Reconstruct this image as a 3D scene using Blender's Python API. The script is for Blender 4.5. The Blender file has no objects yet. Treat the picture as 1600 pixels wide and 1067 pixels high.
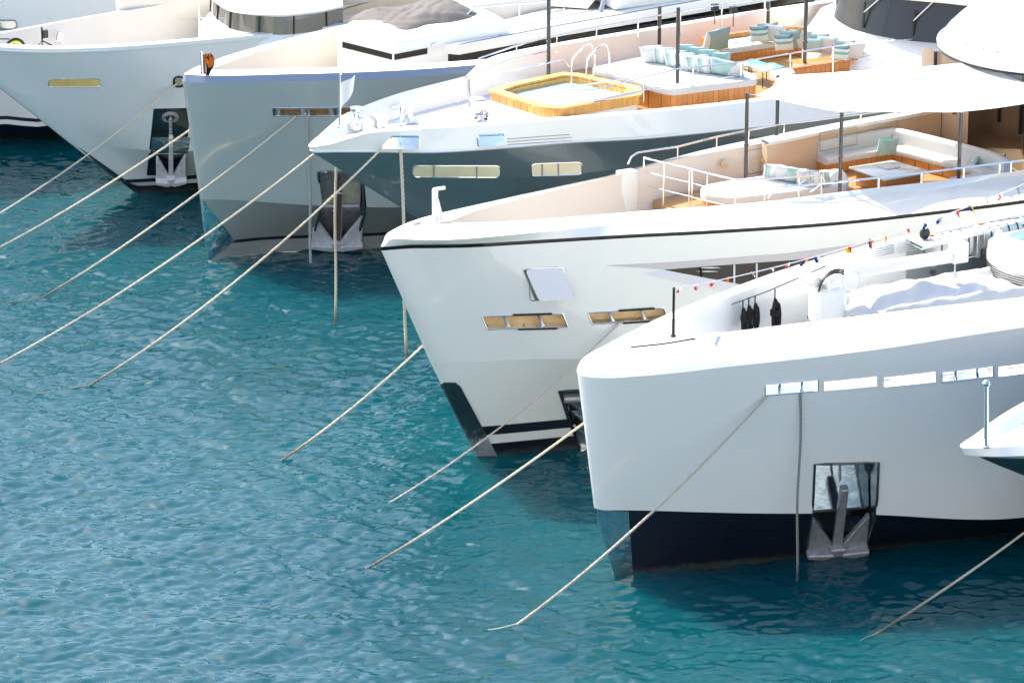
import bpy, bmesh, math, random
import numpy as np
from mathutils import Matrix, Vector
random.seed(7); rng = np.random.default_rng(11)
sc = bpy.context.scene; COL = sc.collection

# ------------------------------------------------------------------ camera
CH, PITCH, FPX, TH = 40.0, math.radians(19.5), 6667.0, math.radians(27)
cp, sp = math.cos(PITCH), math.sin(PITCH)
FW = np.array([0, cp, -sp]); UP = np.array([0, sp, cp]); RT = np.array([1., 0, 0]); CAM = np.array([0, 0, CH])
cd = bpy.data.cameras.new('camera'); cam = bpy.data.objects.new('camera', cd); COL.objects.link(cam)
cam.location = (0, 0, CH); cam.rotation_euler = (math.pi/2 - PITCH, 0, 0)
cd.sensor_width = 36; cd.lens = FPX*36/1600; cd.clip_end = 6000; cd.clip_start = 1
sc.camera = cam

def proj(p):
    d = np.asarray(p, float) - CAM; z = d @ FW
    return np.stack([800 + FPX*(d @ RT)/z, 533.5 - FPX*(d @ UP)/z], -1)
def ground(px, py, z=0.):
    r = FW*FPX + RT*(px-800) + UP*(533.5-py); return CAM + r*((z-CH)/r[2])

class Frame:                      # a yacht's own axes: u aft, v to the side that faces the quay wall we stand on, z up
    def __init__(s, px, py):
        s.o = ground(px, py); s.a = np.array([math.cos(TH), math.sin(TH), 0]); s.n = np.array([math.sin(TH), -math.cos(TH), 0])
        s.M = Matrix.Translation(Vector(s.o)) @ Matrix.Rotation(TH, 4, 'Z')
    def w(s, u, v, z): return s.o + s.a*u + s.n*v + np.array([0, 0, z])
    def q(s, px, py, z):          # where a sight line meets height z, in yacht axes
        d = ground(px, py, z) - s.o; return (d @ s.a, d @ s.n, z)
    def qs(s, pts, z): return [s.q(x, y, z) for x, y in pts]
    def qv(s, px, py, v):
        r = FW*FPX + RT*(px-800) + UP*(533.5-py); t = (v-(CAM-s.o) @ s.n)/(r @ s.n); d = CAM+r*t-s.o; return (d @ s.a, v, d[2])
FA, FB, FC, FD, FE = Frame(960, 900), Frame(768, 710), Frame(560, 546), Frame(325, 405), Frame(212, 303)
FF, FG = Frame(-330, 256), Frame(1241, 1115)

# ------------------------------------------------------------------ materials
MATS = {}
def mat(name, col, rough=.4, metal=0., coat=0., bump=0., bscale=8., var=0., vscale=3., spec=.5, ior=1.5, bdist=.02):
    if name in MATS: return MATS[name]
    m = bpy.data.materials.new(name); m.use_nodes = True; nt = m.node_tree; b = nt.nodes['Principled BSDF']
    b.inputs['Base Color'].default_value = (*col, 1); b.inputs['Roughness'].default_value = rough
    b.inputs['Metallic'].default_value = metal; b.inputs['Coat Weight'].default_value = coat
    b.inputs['Coat Roughness'].default_value = .04
    b.inputs['Specular IOR Level'].default_value = spec; b.inputs['IOR'].default_value = ior
    tc = nt.nodes.new('ShaderNodeTexCoord')
    if bump:
        n = nt.nodes.new('ShaderNodeTexNoise'); n.inputs['Scale'].default_value = bscale; n.inputs['Detail'].default_value = 3
        bp = nt.nodes.new('ShaderNodeBump'); bp.inputs['Strength'].default_value = bump; bp.inputs['Distance'].default_value = bdist
        nt.links.new(tc.outputs['Object'], n.inputs['Vector']); nt.links.new(n.outputs['Fac'], bp.inputs['Height']); nt.links.new(bp.outputs['Normal'], b.inputs['Normal'])
        if coat: nt.links.new(bp.outputs['Normal'], b.inputs['Coat Normal'])
    if var:
        n = nt.nodes.new('ShaderNodeTexNoise'); n.inputs['Scale'].default_value = vscale; n.inputs['Detail'].default_value = 5
        r = nt.nodes.new('ShaderNodeMixRGB'); r.inputs['Color1'].default_value = (*[max(0, c*(1-var)) for c in col], 1); r.inputs['Color2'].default_value = (*[min(1, c*(1+var)) for c in col], 1)
        nt.links.new(tc.outputs['Object'], n.inputs['Vector']); nt.links.new(n.outputs['Fac'], r.inputs['Fac']); nt.links.new(r.outputs['Color'], b.inputs['Base Color'])
    MATS[name] = m; return m
GEL = mat('gelcoat_white', (.83, .83, .79), .2, coat=1., bump=.14, bscale=.9, var=.012, vscale=.6, bdist=.05)
GELB = mat('gelcoat_ivory', (.74, .75, .70), .2, coat=1., bump=.14, bscale=1.0, var=.012, vscale=.6, bdist=.05)
PALE = mat('paint_pale_grey', (.66, .70, .70), .2, coat=1., bump=.05, bscale=1.0, var=.015, vscale=.5, bdist=.05)
GREY = mat('paint_silver_green', (.53, .54, .50), .18, metal=.3, coat=.8, bump=.15, bscale=.9, var=.03, vscale=.7, bdist=.05)
GREYD = mat('silver_green_dark_reflection', (.38, .40, .37), .16, metal=.35, coat=.8, bump=.1, bscale=.9, bdist=.05)  # same silver-green paint, darkened to imitate its reflection of dark water
NAVY = mat('paint_blue_grey', (.085, .115, .13), .14, coat=1., bump=.12, bscale=1.1, bdist=.05)
BLUEBAND = mat('slate_shade_and_frame', (.24, .29, .38), .25, coat=.5)  # slate on the rail band stands in for shade and mirrored sky
BOOT = mat('antifouling_black', (.006, .008, .016), .35, coat=.2, var=.3, vscale=2)
BLACK = mat('black_plastic', (.012, .012, .014), .35)
CARBON = mat('carbon_pole', (.03, .03, .032), .2, coat=.6)
GLASSD = mat('dark_glass', (.006, .007, .009), .08, spec=.35)
SMOKE = mat('smoke_glass', (.012, .01, .009), .05, spec=.5)
CHROME = mat('polished_steel', (.86, .86, .86), .06, metal=1., bump=.15, bscale=5, bdist=.03)
STEEL = mat('brushed_steel', (.55, .56, .57), .28, metal=1., bump=.25, bscale=9, var=.25, vscale=4)
STEELD = mat('tarnished_steel', (.36, .36, .37), .42, metal=.45, bump=.4, bscale=14, var=.5, vscale=6)
GALV = mat('galvanised_anchor', (.6, .61, .63), .5, metal=.15, bump=.4, bscale=20, var=.35, vscale=7)
RUST = mat('rusty_iron', (.16, .1, .075), .7, metal=.3, bump=.6, bscale=18, var=.6, vscale=6)
DKPLATE = mat('dark_steel_plate', (.2, .25, .27), .16, metal=.85, bump=.25, bscale=3, var=.4, vscale=2)
FABW = mat('white_fabric', (.62, .62, .61), .85, bump=.3, bscale=5, var=.03, spec=.2)
FABG = mat('pale_grey_fabric', (.6, .6, .6), .85, bump=.3, bscale=6, var=.04, spec=.2)
TEALP = mat('teal_fabric', (.34, .5, .48), .85, bump=.3, bscale=14, var=.08, vscale=8, spec=.2)
SAGE = mat('sage_fabric', (.27, .36, .33), .85, bump=.3, bscale=14, var=.08, vscale=8, spec=.2)
TARP = mat('taupe_canvas', (.16, .147, .137), .8, bump=.6, bscale=7, var=.15, vscale=4, spec=.2)
ROPE = mat('cream_rope', (.66, .58, .45), .85, bump=.8, bscale=60, var=.18, vscale=25, spec=.2)
ROPEG = mat('grey_rope', (.27, .26, .24), .85, bump=.8, bscale=60, var=.3, vscale=25, spec=.2)
BLKROPE = mat('black_rope', (.008, .008, .009), .8, bump=.8, bscale=50)
DECKW = mat('nonskid_white', (.7, .7, .69), .6, bump=.2, bscale=40)
SKINV = mat('cream_bounce_lining', (.74, .68, .59), .3, coat=.3, bump=.04, bscale=1)  # cream puts warm deck bounce into the inner bulwarks; deckhouses share it
TAN = mat('tan_panel', (.6, .43, .29), .3, coat=.4, var=.03)
ORANGE = mat('orange_cloth', (.85, .22, .02), .8, spec=.2)
RED = mat('red_cloth', (.75, .07, .02), .8, spec=.2)
YELLOW = mat('yellow_cloth', (.85, .6, .03), .8, spec=.2)
BLUE = mat('blue_cloth', (.01, .05, .25), .8, spec=.2)
WHITEC = mat('white_cloth', (.8, .8, .8), .8, spec=.2)
SAILM = mat('sail_canvas', (.8, .8, .79), .8, bump=.1, bscale=3, spec=.2)

def wood(name, col, axis=0, gap=.06, rough=.35):
    m = mat(name, col, rough, coat=.3); nt = m.node_tree; b = nt.nodes['Principled BSDF']
    tc = nt.nodes.new('ShaderNodeTexCoord'); sep = nt.nodes.new('ShaderNodeSeparateXYZ'); nt.links.new(tc.outputs['Object'], sep.inputs[0])
    mu = nt.nodes.new('ShaderNodeMath'); mu.operation = 'MULTIPLY'; mu.inputs[1].default_value = 1/gap; nt.links.new(sep.outputs[axis], mu.inputs[0])
    fr = nt.nodes.new('ShaderNodeMath'); fr.operation = 'FRACT'; nt.links.new(mu.outputs[0], fr.inputs[0])
    lt = nt.nodes.new('ShaderNodeMath'); lt.operation = 'LESS_THAN'; lt.inputs[1].default_value = .09; nt.links.new(fr.outputs[0], lt.inputs[0])
    fl = nt.nodes.new('ShaderNodeMath'); fl.operation = 'FLOOR'; nt.links.new(mu.outputs[0], fl.inputs[0])
    wn = nt.nodes.new('ShaderNodeTexWhiteNoise'); wn.noise_dimensions = '1D'; nt.links.new(fl.outputs[0], wn.inputs['W'])
    no = nt.nodes.new('ShaderNodeTexNoise'); no.inputs['Scale'].default_value = 9; nt.links.new(tc.outputs['Object'], no.inputs['Vector'])
    ad = nt.nodes.new('ShaderNodeMath'); ad.operation = 'ADD'; nt.links.new(wn.outputs['Value'], ad.inputs[0]); nt.links.new(no.outputs['Fac'], ad.inputs[1])
    rp = nt.nodes.new('ShaderNodeMapRange'); rp.inputs['From Max'].default_value = 2; rp.inputs['To Min'].default_value = .72; rp.inputs['To Max'].default_value = 1.2; nt.links.new(ad.outputs[0], rp.inputs['Value'])
    hs = nt.nodes.new('ShaderNodeHueSaturation'); hs.inputs['Color'].default_value = (*col, 1); nt.links.new(rp.outputs[0], hs.inputs['Value'])
    mx = nt.nodes.new('ShaderNodeMixRGB'); nt.links.new(lt.outputs[0], mx.inputs['Fac']); nt.links.new(hs.outputs[0], mx.inputs['Color1']); mx.inputs['Color2'].default_value = (col[0]*.45, col[1]*.4, col[2]*.35, 1)
    nt.links.new(mx.outputs[0], b.inputs['Base Color']); return m
TEAKX = wood('teak_deck', (.5, .3, .12), 1, .07, .5)
TEAKV = wood('honey_teak_upright', (.72, .37, .085), 0, .07)
CHERRY = wood('cherry_wood', (.6, .24, .05), 0, .16)
CHERRYH = wood('cherry_shelf', (.5, .2, .05), 2, .12)

def stripes(name, c1, c2, c3, n=7, ax=0):
    m = mat(name, c1, .85, spec=.2); nt = m.node_tree; b = nt.nodes['Principled BSDF']
    tc = nt.nodes.new('ShaderNodeTexCoord'); sep = nt.nodes.new('ShaderNodeSeparateXYZ'); nt.links.new(tc.outputs['Object'], sep.inputs[0])
    mu = nt.nodes.new('ShaderNodeMath'); mu.operation = 'MULTIPLY'; mu.inputs[1].default_value = n*1.3; nt.links.new(sep.outputs[ax], mu.inputs[0])
    fl = nt.nodes.new('ShaderNodeMath'); fl.operation = 'FLOOR'; nt.links.new(mu.outputs[0], fl.inputs[0])
    wn = nt.nodes.new('ShaderNodeTexWhiteNoise'); wn.noise_dimensions = '1D'; nt.links.new(fl.outputs[0], wn.inputs['W'])
    cr = nt.nodes.new('ShaderNodeValToRGB'); cr.color_ramp.interpolation = 'CONSTANT'
    e = cr.color_ramp.elements; e[0].color = (*c1, 1); e[1].position = .45; e[1].color = (*c2, 1); x = e.new(.75); x.color = (*c3, 1)
    nt.links.new(wn.outputs['Value'], cr.inputs[0]); nt.links.new(cr.outputs[0], b.inputs['Base Color']); return m
STRIPE = stripes('striped_fabric', (.72, .73, .72), (.42, .56, .54), (.3, .35, .37), 26)
STRIPE2 = stripes('teal_banded_fabric', (.62, .7, .68), (.2, .42, .42), (.12, .26, .28), 9, 2)

# ------------------------------------------------------------------ mesh helpers
def z_tint(m, z0, z1, col, noise=0., scale=6.):
    """a wet or weed-grown band: the surface's own colour turns to col below world height z0..z1"""
    nt = m.node_tree; b = nt.nodes['Principled BSDF']; g = nt.nodes.new('ShaderNodeNewGeometry'); sp_ = nt.nodes.new('ShaderNodeSeparateXYZ'); nt.links.new(g.outputs['Position'], sp_.inputs[0])
    n = nt.nodes.new('ShaderNodeTexNoise'); n.inputs['Scale'].default_value = scale; n.inputs['Detail'].default_value = 6; nt.links.new(g.outputs['Position'], n.inputs['Vector'])
    ma = nt.nodes.new('ShaderNodeMath'); ma.operation = 'MULTIPLY_ADD'; nt.links.new(n.outputs['Fac'], ma.inputs[0]); ma.inputs[1].default_value = -noise; nt.links.new(sp_.outputs['Z'], ma.inputs[2])
    r = nt.nodes.new('ShaderNodeMapRange'); r.inputs['From Min'].default_value = z0-noise*.5; r.inputs['From Max'].default_value = z1-noise*.5; r.inputs['To Min'].default_value = 1; r.inputs['To Max'].default_value = 0; nt.links.new(ma.outputs[0], r.inputs['Value'])
    mx = nt.nodes.new('ShaderNodeMixRGB'); mx.inputs['Color2'].default_value = (*col, 1); nt.links.new(r.outputs[0], mx.inputs['Fac'])
    src = b.inputs['Base Color']
    if src.is_linked: nt.links.new(src.links[0].from_socket, mx.inputs['Color1'])
    else: mx.inputs['Color1'].default_value = src.default_value
    nt.links.new(mx.outputs[0], src)
z_tint(BOOT, .04, .2, (.05, .055, .04), .35, 9.); z_tint(ROPE, .15, .7, (.2, .17, .12), .2, 4.); z_tint(ROPEG, .15, .5, (.1, .1, .09), .2, 4.)
class MB:
    def __init__(s): s.v = []; s.f = []; s.m = []; s.cur = 0
    def add(s, vs, fs, mi=None):
        o = len(s.v); s.v += [tuple(map(float, p)) for p in vs]
        for f in fs: s.f.append(tuple(i+o for i in f)); s.m.append(s.cur if mi is None else mi)
    def grid(s, P, mi=None, closeu=False, closev=False, flip=False):
        P = np.asarray(P); n, k = P.shape[:2]; fs = []
        for i in range(n if closeu else n-1):
            for j in range(k if closev else k-1):
                a, b, c, d = i*k+j, ((i+1) % n)*k+j, ((i+1) % n)*k+(j+1) % k, i*k+(j+1) % k
                fs.append((a, d, c, b) if flip else (a, b, c, d))
        s.add(P.reshape(-1, 3), fs, mi)
    def box(s, c, d, M=None, mi=None):
        x, y, z = [k/2 for k in d]; vs = [Vector((sx*x, sy*y, sz*z)) for sx in (-1, 1) for sy in (-1, 1) for sz in (-1, 1)]
        vs = [(M @ p if M else p) + Vector(c) for p in vs]
        s.add(vs, [(0, 1, 3, 2), (4, 6, 7, 5), (0, 4, 5, 1), (2, 3, 7, 6), (0, 2, 6, 4), (1, 5, 7, 3)], mi)
    def tube(s, pts, r, n=8, mi=None, cap=True):
        P = [np.array(p, float) for p in pts]; R = r if hasattr(r, '__len__') else [r]*len(P); rings = []; ref = None
        for i, p in enumerate(P):
            t = P[min(i+1, len(P)-1)] - P[max(i-1, 0)]; t /= (np.linalg.norm(t)+1e-9)
            if ref is None: ref = np.cross(t, [0, 0, 1.]) if abs(t[2]) < .9 else np.cross(t, [1., 0, 0])
            ref = ref - t*(ref @ t); ref /= (np.linalg.norm(ref)+1e-9); b = np.cross(t, ref)
            rings.append([p + R[i]*(math.cos(k*2*math.pi/n)*ref + math.sin(k*2*math.pi/n)*b) for k in range(n)])
        o = len(s.v); s.grid(np.array(rings), mi, closev=True)
        if cap:
            m0 = s.cur if mi is None else mi
            s.f.append(tuple(o+k for k in range(n))[::-1]); s.m.append(m0); e = o+(len(P)-1)*n; s.f.append(tuple(e+k for k in range(n))); s.m.append(m0)
    def lathe(s, prof, c=(0, 0, 0), n=24, mi=None, M=None):
        P = np.array([[(r*math.cos(a), r*math.sin(a), z) for a in np.linspace(0, 2*math.pi, n, endpoint=False)] for r, z in prof])
        if M is not None: P = np.array([[tuple(M @ Vector(p)) for p in row] for row in P])
        s.grid(P + np.array(c), mi, closev=True)
    def prism(s, poly, z0, z1, mi=None, top=None):
        n = len(poly); tp = top or poly
        vs = [(p[0], p[1], z0) for p in poly] + [(p[0], p[1], z1) for p in tp]
        s.add(vs, [tuple(range(n))[::-1], tuple(range(n, 2*n))] + [(i, (i+1) % n, n+(i+1) % n, n+i) for i in range(n)], mi)
    def build(s, name, mats, parent=None, smooth=35, bevel=0, segs=2, M=None):
        me = bpy.data.meshes.new(name); me.from_pydata(s.v, [], s.f); mats = mats if isinstance(mats, (list, tuple)) else [mats]
        for m in mats: me.materials.append(m)
        me.polygons.foreach_set('material_index', s.m)
        if bevel:
            bm = bmesh.new(); bm.from_mesh(me); bmesh.ops.remove_doubles(bm, verts=bm.verts, dist=1e-5)
            bmesh.ops.recalc_face_normals(bm, faces=bm.faces)
            es = [e for e in bm.edges if len(e.link_faces) == 2 and e.calc_face_angle(0) > .35]
            bmesh.ops.bevel(bm, geom=es, offset=bevel, segments=segs, profile=.5, affect='EDGES', clamp_overlap=True); bm.to_mesh(me); bm.free()
        if smooth:
            me.polygons.foreach_set('use_smooth', [True]*len(me.polygons)); me.set_sharp_from_angle(angle=math.radians(smooth))
        me.update(); o = bpy.data.objects.new(name, me); COL.objects.link(o)
        if parent: o.parent = parent
        if M is not None: o.matrix_world = M
        return o
def l(p): return (p[0], -p[1], p[2])        # yacht axes (u, v, z) -> object axes
def ls(pts): return [l(p) for p in pts]
def tag(o, label, cat, group=None, kind=None):
    o['label'] = label; o['category'] = cat
    if group: o['group'] = group
    if kind: o['kind'] = kind
    return o
def empty(name, M, label, cat, group=None):
    o = bpy.data.objects.new(name, None); COL.objects.link(o); o.matrix_world = M; o.empty_display_size = .3
    return tag(o, label, cat, group)
def pchip(x, y, xi):                          # monotone cubic through (x, y[...]) along axis 0
    x = np.asarray(x, float); y = np.asarray(y, float); xi = np.clip(np.asarray(xi, float), x[0], x[-1])
    if len(x) == 2:
        t = ((xi-x[0])/(x[1]-x[0])).reshape((-1,)+(1,)*(y.ndim-1)); return y[0]*(1-t)+y[1]*t
    h = np.diff(x).reshape((-1,)+(1,)*(y.ndim-1)); d = np.diff(y, axis=0)/h; m = np.zeros_like(y)
    w1 = 2*h[1:]+h[:-1]; w2 = h[1:]+2*h[:-1]; ok = d[1:]*d[:-1] > 0
    with np.errstate(divide='ignore', invalid='ignore'): hm = (w1+w2)/(w1/d[:-1]+w2/d[1:])
    m[1:-1] = np.where(ok, hm, 0); m[0] = d[0]; m[-1] = d[-1]
    k = np.clip(np.searchsorted(x, xi, side='right')-1, 0, len(x)-2); sh = (-1,)+(1,)*(y.ndim-1)
    hk = np.diff(x)[k].reshape(sh); t = ((xi-x[k])/np.diff(x)[k]).reshape(sh)
    return y[k]*(1+2*t)*(1-t)**2 + hk*m[k]*t*(1-t)**2 + y[k+1]*t*t*(3-2*t) + hk*m[k+1]*t*t*(t-1)

class Hull:
    """levels: list of point lists (u,v,z) from the stem aft; mats[i], rows[i] belong to the strip between level i and i+1;
       knuckles: level numbers where the section has a hard edge."""
    def __init__(s, F, levels, mats, rows, knuckles, U=30., ns=110, power=1.7):
        s.F, s.mi, s.rows, s.ns, s.U, s.pw = F, mats, rows, ns, U, power
        s.cur = []
        for L in levels:
            a = np.array(sorted(L, key=lambda p: p[0]), float); x = np.sqrt((a[:, 0]-a[0, 0])/(U-a[0, 0]))
            keep = np.concatenate([[True], np.diff(x) > 1e-3]); s.cur.append((a[0, 0], x[keep], a[keep, 1:]))
        nl = len(levels); ks = sorted(set([0, nl-1]) | set(knuckles)); s.seg = list(zip(ks[:-1], ks[1:])); s.nl = nl; s.holes = []; s._d = None
        mid = s.lev(np.array([.35]))[:, 0]
        s.W = np.concatenate([[0], np.cumsum(np.maximum(.02, np.linalg.norm(np.diff(mid, axis=0), axis=1)))])
    def lev(s, S):
        S = np.clip(np.asarray(S, float), 0, 1); out = []
        for u0, x, vz in s.cur:
            g = S**s.pw; u = u0+(s.U-u0)*g; out.append(np.column_stack([u, pchip(x, vz, np.sqrt(g))]))
        return np.array(out)
    def rowsat(s, lv, W, k):
        i, j = s.seg[k]
        return pchip(s.W[i:j+1], lv[i:j+1], np.interp(W, np.arange(s.nl), s.W))
    def S(s, S, W):                            # one point
        k = next(k for k, (i, j) in enumerate(s.seg) if W <= j+1e-9)
        return s.rowsat(s.lev(np.array([S])), np.array([W]), k)[0, 0]
    def dense(s):
        if s._d is None:
            Sx = np.linspace(0, .9, 500); lv = s.lev(Sx); Wx = np.linspace(0, s.nl-1, 40*(s.nl-1)+1); P = []
            for w in Wx:
                k = next(k for k, (i, j) in enumerate(s.seg) if w <= j+1e-9); P.append(s.rowsat(lv, np.array([w]), k)[0])
            P = np.array(P); Wd = s.F.o + P[..., :1]*s.F.a + P[..., 1:2]*s.F.n + P[..., 2:]*np.array([0, 0, 1.]); s._d = (Sx, Wx, P, proj(Wd))
        return s._d
    def tw(s, px, py, w0=0, w1=None):          # surface coordinates under a sight line
        Sx, Wx, P, Q = s.dense(); w1 = s.nl-1 if w1 is None else w1
        i0, i1 = np.searchsorted(Wx, w0-1e-6), np.searchsorted(Wx, w1+1e-6)
        d = np.sum((Q[i0:i1]-np.array([px, py]))**2, -1); k = np.unravel_index(np.argmin(d), d.shape)
        i, j = k[0]+i0, k[1]; i = min(max(i, i0+1), i1-2); j = min(max(j, 1), len(Sx)-2)
        di = (Q[i+1, j]-Q[i-1, j])/2; dj = (Q[i, j+1]-Q[i, j-1])/2; r = np.array([px, py])-Q[i, j]
        try: a, b = np.linalg.solve(np.column_stack([di, dj]), r)
        except Exception: a = b = 0
        a, b = np.clip([a, b], -1.5, 1.5)
        return (Sx[j]+b*(Sx[1]-Sx[0]), np.clip(Wx[i]+a*(Wx[1]-Wx[0]), w0, w1))
    def nrm(s, S, W):
        e = 2e-3; W0 = max(0, W-.02); W1 = min(s.nl-1, W+.02)
        a = s.S(min(1, S+e), W)-s.S(max(0, S-e), W); b = s.S(S, W1)-s.S(S, W0); n = np.cross(a, b); n /= np.linalg.norm(n)+1e-9
        return n if n[1] > 0 else -n
    def hole(s, c0, c1, w0=0, w1=None):        # from two opposite pixel corners (upper-left, lower-right)
        a, b = s.tw(*c0, w0, w1), s.tw(*c1, w0, w1); h = (min(a[0], b[0]), max(a[0], b[0]), min(a[1], b[1]), max(a[1], b[1])); s.holes.append(h); return h
    def quad_hole(s, tl, tr, br, bl, w0, w1, k=14):
        q = [s.tw(*p, w0, w1) for p in (tl, tr, br, bl)]; wt, wb = (q[0][1]+q[1][1])/2, (q[2][1]+q[3][1])/2
        for i in range(k):
            f = (i+.5)/k; s.holes.append((q[3][0]+(q[0][0]-q[3][0])*f, q[2][0]+(q[1][0]-q[2][0])*f, wb+(wt-wb)*i/k, wb+(wt-wb)*(i+1)/k))
        return (q[3][0], q[2][0], wb, wt, q[0][0], q[1][0])
    def build(s, name, mats, parent):
        mb = MB(); Sx = np.linspace(0, 1, s.ns); Sx = np.unique(np.concatenate([Sx]+[[h[0], h[1]] for h in s.holes])); lv = s.lev(Sx)
        for k, (i, j) in enumerate(s.seg):
            Wl = np.unique(np.concatenate([np.linspace(a, a+1, s.rows[a]+1) for a in range(i, j)]+[[w for w in h[2:] if i <= w <= j] for h in s.holes]))
            P = s.rowsat(lv, Wl, k)                # (nw, ns, 3)
            for side in (1, -1):
                Q = P.copy(); Q[..., 1] *= -side; n = len(Sx); fs = []; ms = []
                for a in range(len(Wl)-1):
                    for b in range(n-1):
                        wm, sm = (Wl[a]+Wl[a+1])/2, (Sx[b]+Sx[b+1])/2
                        if side == 1 and any(h[0] < sm < h[1] and h[2] < wm < h[3] for h in s.holes): continue
                        f = (a*n+b, a*n+b+1, (a+1)*n+b+1, (a+1)*n+b); fs.append(f if side == 1 else f[::-1]); ms.append(s.mi[int(wm)])
                o = len(mb.v); mb.v += [tuple(p) for p in Q.reshape(-1, 3)]; mb.f += [tuple(x+o for x in f) for f in fs]; mb.m += ms
        last = s.lev(np.array([1.]))[:, 0]      # transom
        ring = [(p[0], -p[1], p[2]) for p in last]+[(p[0], p[1], p[2]) for p in last[::-1]]
        mb.add(ring, [tuple(range(len(ring)))], s.mi[1])
        o = mb.build(name, mats, parent, smooth=0)
        o.data.polygons.foreach_set('use_smooth', [True]*len(o.data.polygons)); return o
    def deck(s, name, m, parent, lv=-1, dz=0., lo=0., hi=1., z=None, inset=.0):
        P = s.lev(np.linspace(lo, hi, 60))[lv]; mb = MB()
        G = np.array([[(p[0], -max(0, p[1]-inset)*f, (p[2] if z is None else z)+dz) for f in np.linspace(1, -1, 9)] for p in P]); mb.grid(G, flip=True)
        return mb.build(name, m, parent)
    def panel(s, name, m, parent, px, off=.006, thick=.02, w0=0, w1=None, rings=6, sub=5, r=0, tilt=0):
        pts = rounded(px, r) if r else px; out = []
        for i, p in enumerate(pts):
            q = pts[(i+1) % len(pts)]; nn = max(1, min(sub, int(math.hypot(q[0]-p[0], q[1]-p[1])/8)))
            out += [(p[0]+(q[0]-p[0])*t/nn, p[1]+(q[1]-p[1])*t/nn) for t in range(nn)]
        tw = np.array([s.tw(x, y, w0, w1) for x, y in out]); c = tw.mean(0); mb = MB(); R = []
        for k, f in enumerate([1.]+list(np.linspace(1, 0, rings+1))[:-1]+[.02]):
            row = []
            for t in tw:
                q = c+(t-c)*f; p = s.S(*q); nn = s.nrm(*q); zt = s.S(c[0], tw[:, 1].max())[2]; nh = np.array([nn[0], nn[1], 0]); nh /= np.linalg.norm(nh); p = p+nn*(off if k else off-thick)+nh*tilt*max(0, zt-p[2]); row.append(l(p))
            R.append(row)
        mb.grid(np.array(R), closev=True); k0 = len(mb.v)-len(tw); mb.f.append(tuple(range(k0, len(mb.v)))); mb.m.append(0)
        return mb.build(name, m, parent, smooth=30)
    def rim(s, name, m, parent, px, rad=.02, off=.0, w0=0, w1=None, r=0):
        pts = rounded(px, r) if r else px; pts = list(pts)+[pts[0]]; P = []
        for p, q in zip(pts[:-1], pts[1:]):
            nn = max(1, int(math.hypot(q[0]-p[0], q[1]-p[1])/12))
            for t in range(nn):
                tw = s.tw(p[0]+(q[0]-p[0])*t/nn, p[1]+(q[1]-p[1])*t/nn, w0, w1); P.append(l(s.S(*tw)+s.nrm(*tw)*off))
        P.append(P[0]); mb = MB(); mb.tube(P, rad, 6, cap=False); return mb.build(name, m, parent)
    def pocket(s, name, mats, parent, h, depth, frame=None, inner=None):
        s0, s1, w0, w1 = h[:4]; t0, t1 = h[4:] if len(h) > 4 else (s0, s1); c = {(0, 0): s.S(s0, w0), (1, 0): s.S(s1, w0), (0, 1): s.S(t0, w1), (1, 1): s.S(t1, w1)}
        n = s.nrm((s0+s1)/2, (w0+w1)/2); d = -n*depth
        mb = MB()
        ts = np.linspace(0, 1, 7); edge = [s.S(s0+(s1-s0)*t, w0) for t in ts]+[s.S(s1+(t1-s1)*t, w0+(w1-w0)*t) for t in ts[1:]]+[s.S(t1+(t0-t1)*t, w1) for t in ts[1:]]+[s.S(t0+(s0-t0)*t, w1+(w0-w1)*t) for t in ts[1:-1]]
        E0 = [l(p-n*.004) for p in edge]; E1 = [l(p+d) for p in edge]
        mb.grid(np.array([E0, E1]), mi=0, closev=True); mb.add(E1, [tuple(range(len(E1)))], 1)
        o = mb.build(name, mats, parent, smooth=0)
        if frame:
            f = MB(); ring = [l(p+n*.01) for p in edge]; f.tube(ring+[ring[0]], frame[1], 6, cap=False); f.build('pocket_frame', frame[0], o)
        return o, c, n
def rounded(pts, r, k=4):
    out = []; n = len(pts)
    for i in range(n):
        p0, p, p1 = [np.array(pts[j % n], float) for j in (i-1, i, i+1)]
        a = (p0-p); b = (p1-p); ra = min(r, np.linalg.norm(a)*.5); rb = min(r, np.linalg.norm(b)*.5); A = p+a/np.linalg.norm(a)*ra; B = p+b/np.linalg.norm(b)*rb
        out += [tuple((1-t)**2*A+2*t*(1-t)*p+t*t*B) for t in np.linspace(0, 1, k+1)]
    return out
def smooth_line(pts, n=8):
    P = np.array(pts, float); d = np.concatenate([[0], np.cumsum(np.linalg.norm(np.diff(P, axis=0), axis=1))]); return pchip(d, P, np.linspace(0, d[-1], n*(len(P)-1)+1))
def rail(name, F, parent, top, z, drops, r=.022, m=None, zb=None, round_end=None, mid=None):
    """top: pixels of a handrail at height z; drops: indices or pixel x of posts down to zb"""
    mb = MB(); P = [F.q(x, y, z) for x, y in top]; line = [np.array(p) for p in P]
    path = list(line)
    if round_end is not None:
        for e in round_end:
            i, j = (0, 1) if e == 0 else (-1, -2); d = line[i]-line[j]; d /= np.linalg.norm(d); q = line[i]+d*.12+np.array([0, 0, -.1]); b = np.array([q[0], q[1], zb])+d*.03
            ext = [q, b]; path = ext[::-1]+path if e == 0 else path+ext
    mb.tube(ls(path), r, 8)
    cum = np.array([p[0] for p in P])
    for dpx in drops:
        xs = [t[0] for t in top]; p = np.array([np.interp(dpx, xs, [q[k] for q in P]) for k in range(3)])
        mb.tube([l(p), l((p[0], p[1], zb))], r*.8, 7)
    if mid:
        for f in mid: mb.tube(ls([(p[0], p[1], zb+(z-zb)*f) for p in P]), r*.7, 7)
    return mb.build(name, m or CHROME, parent)
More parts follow.
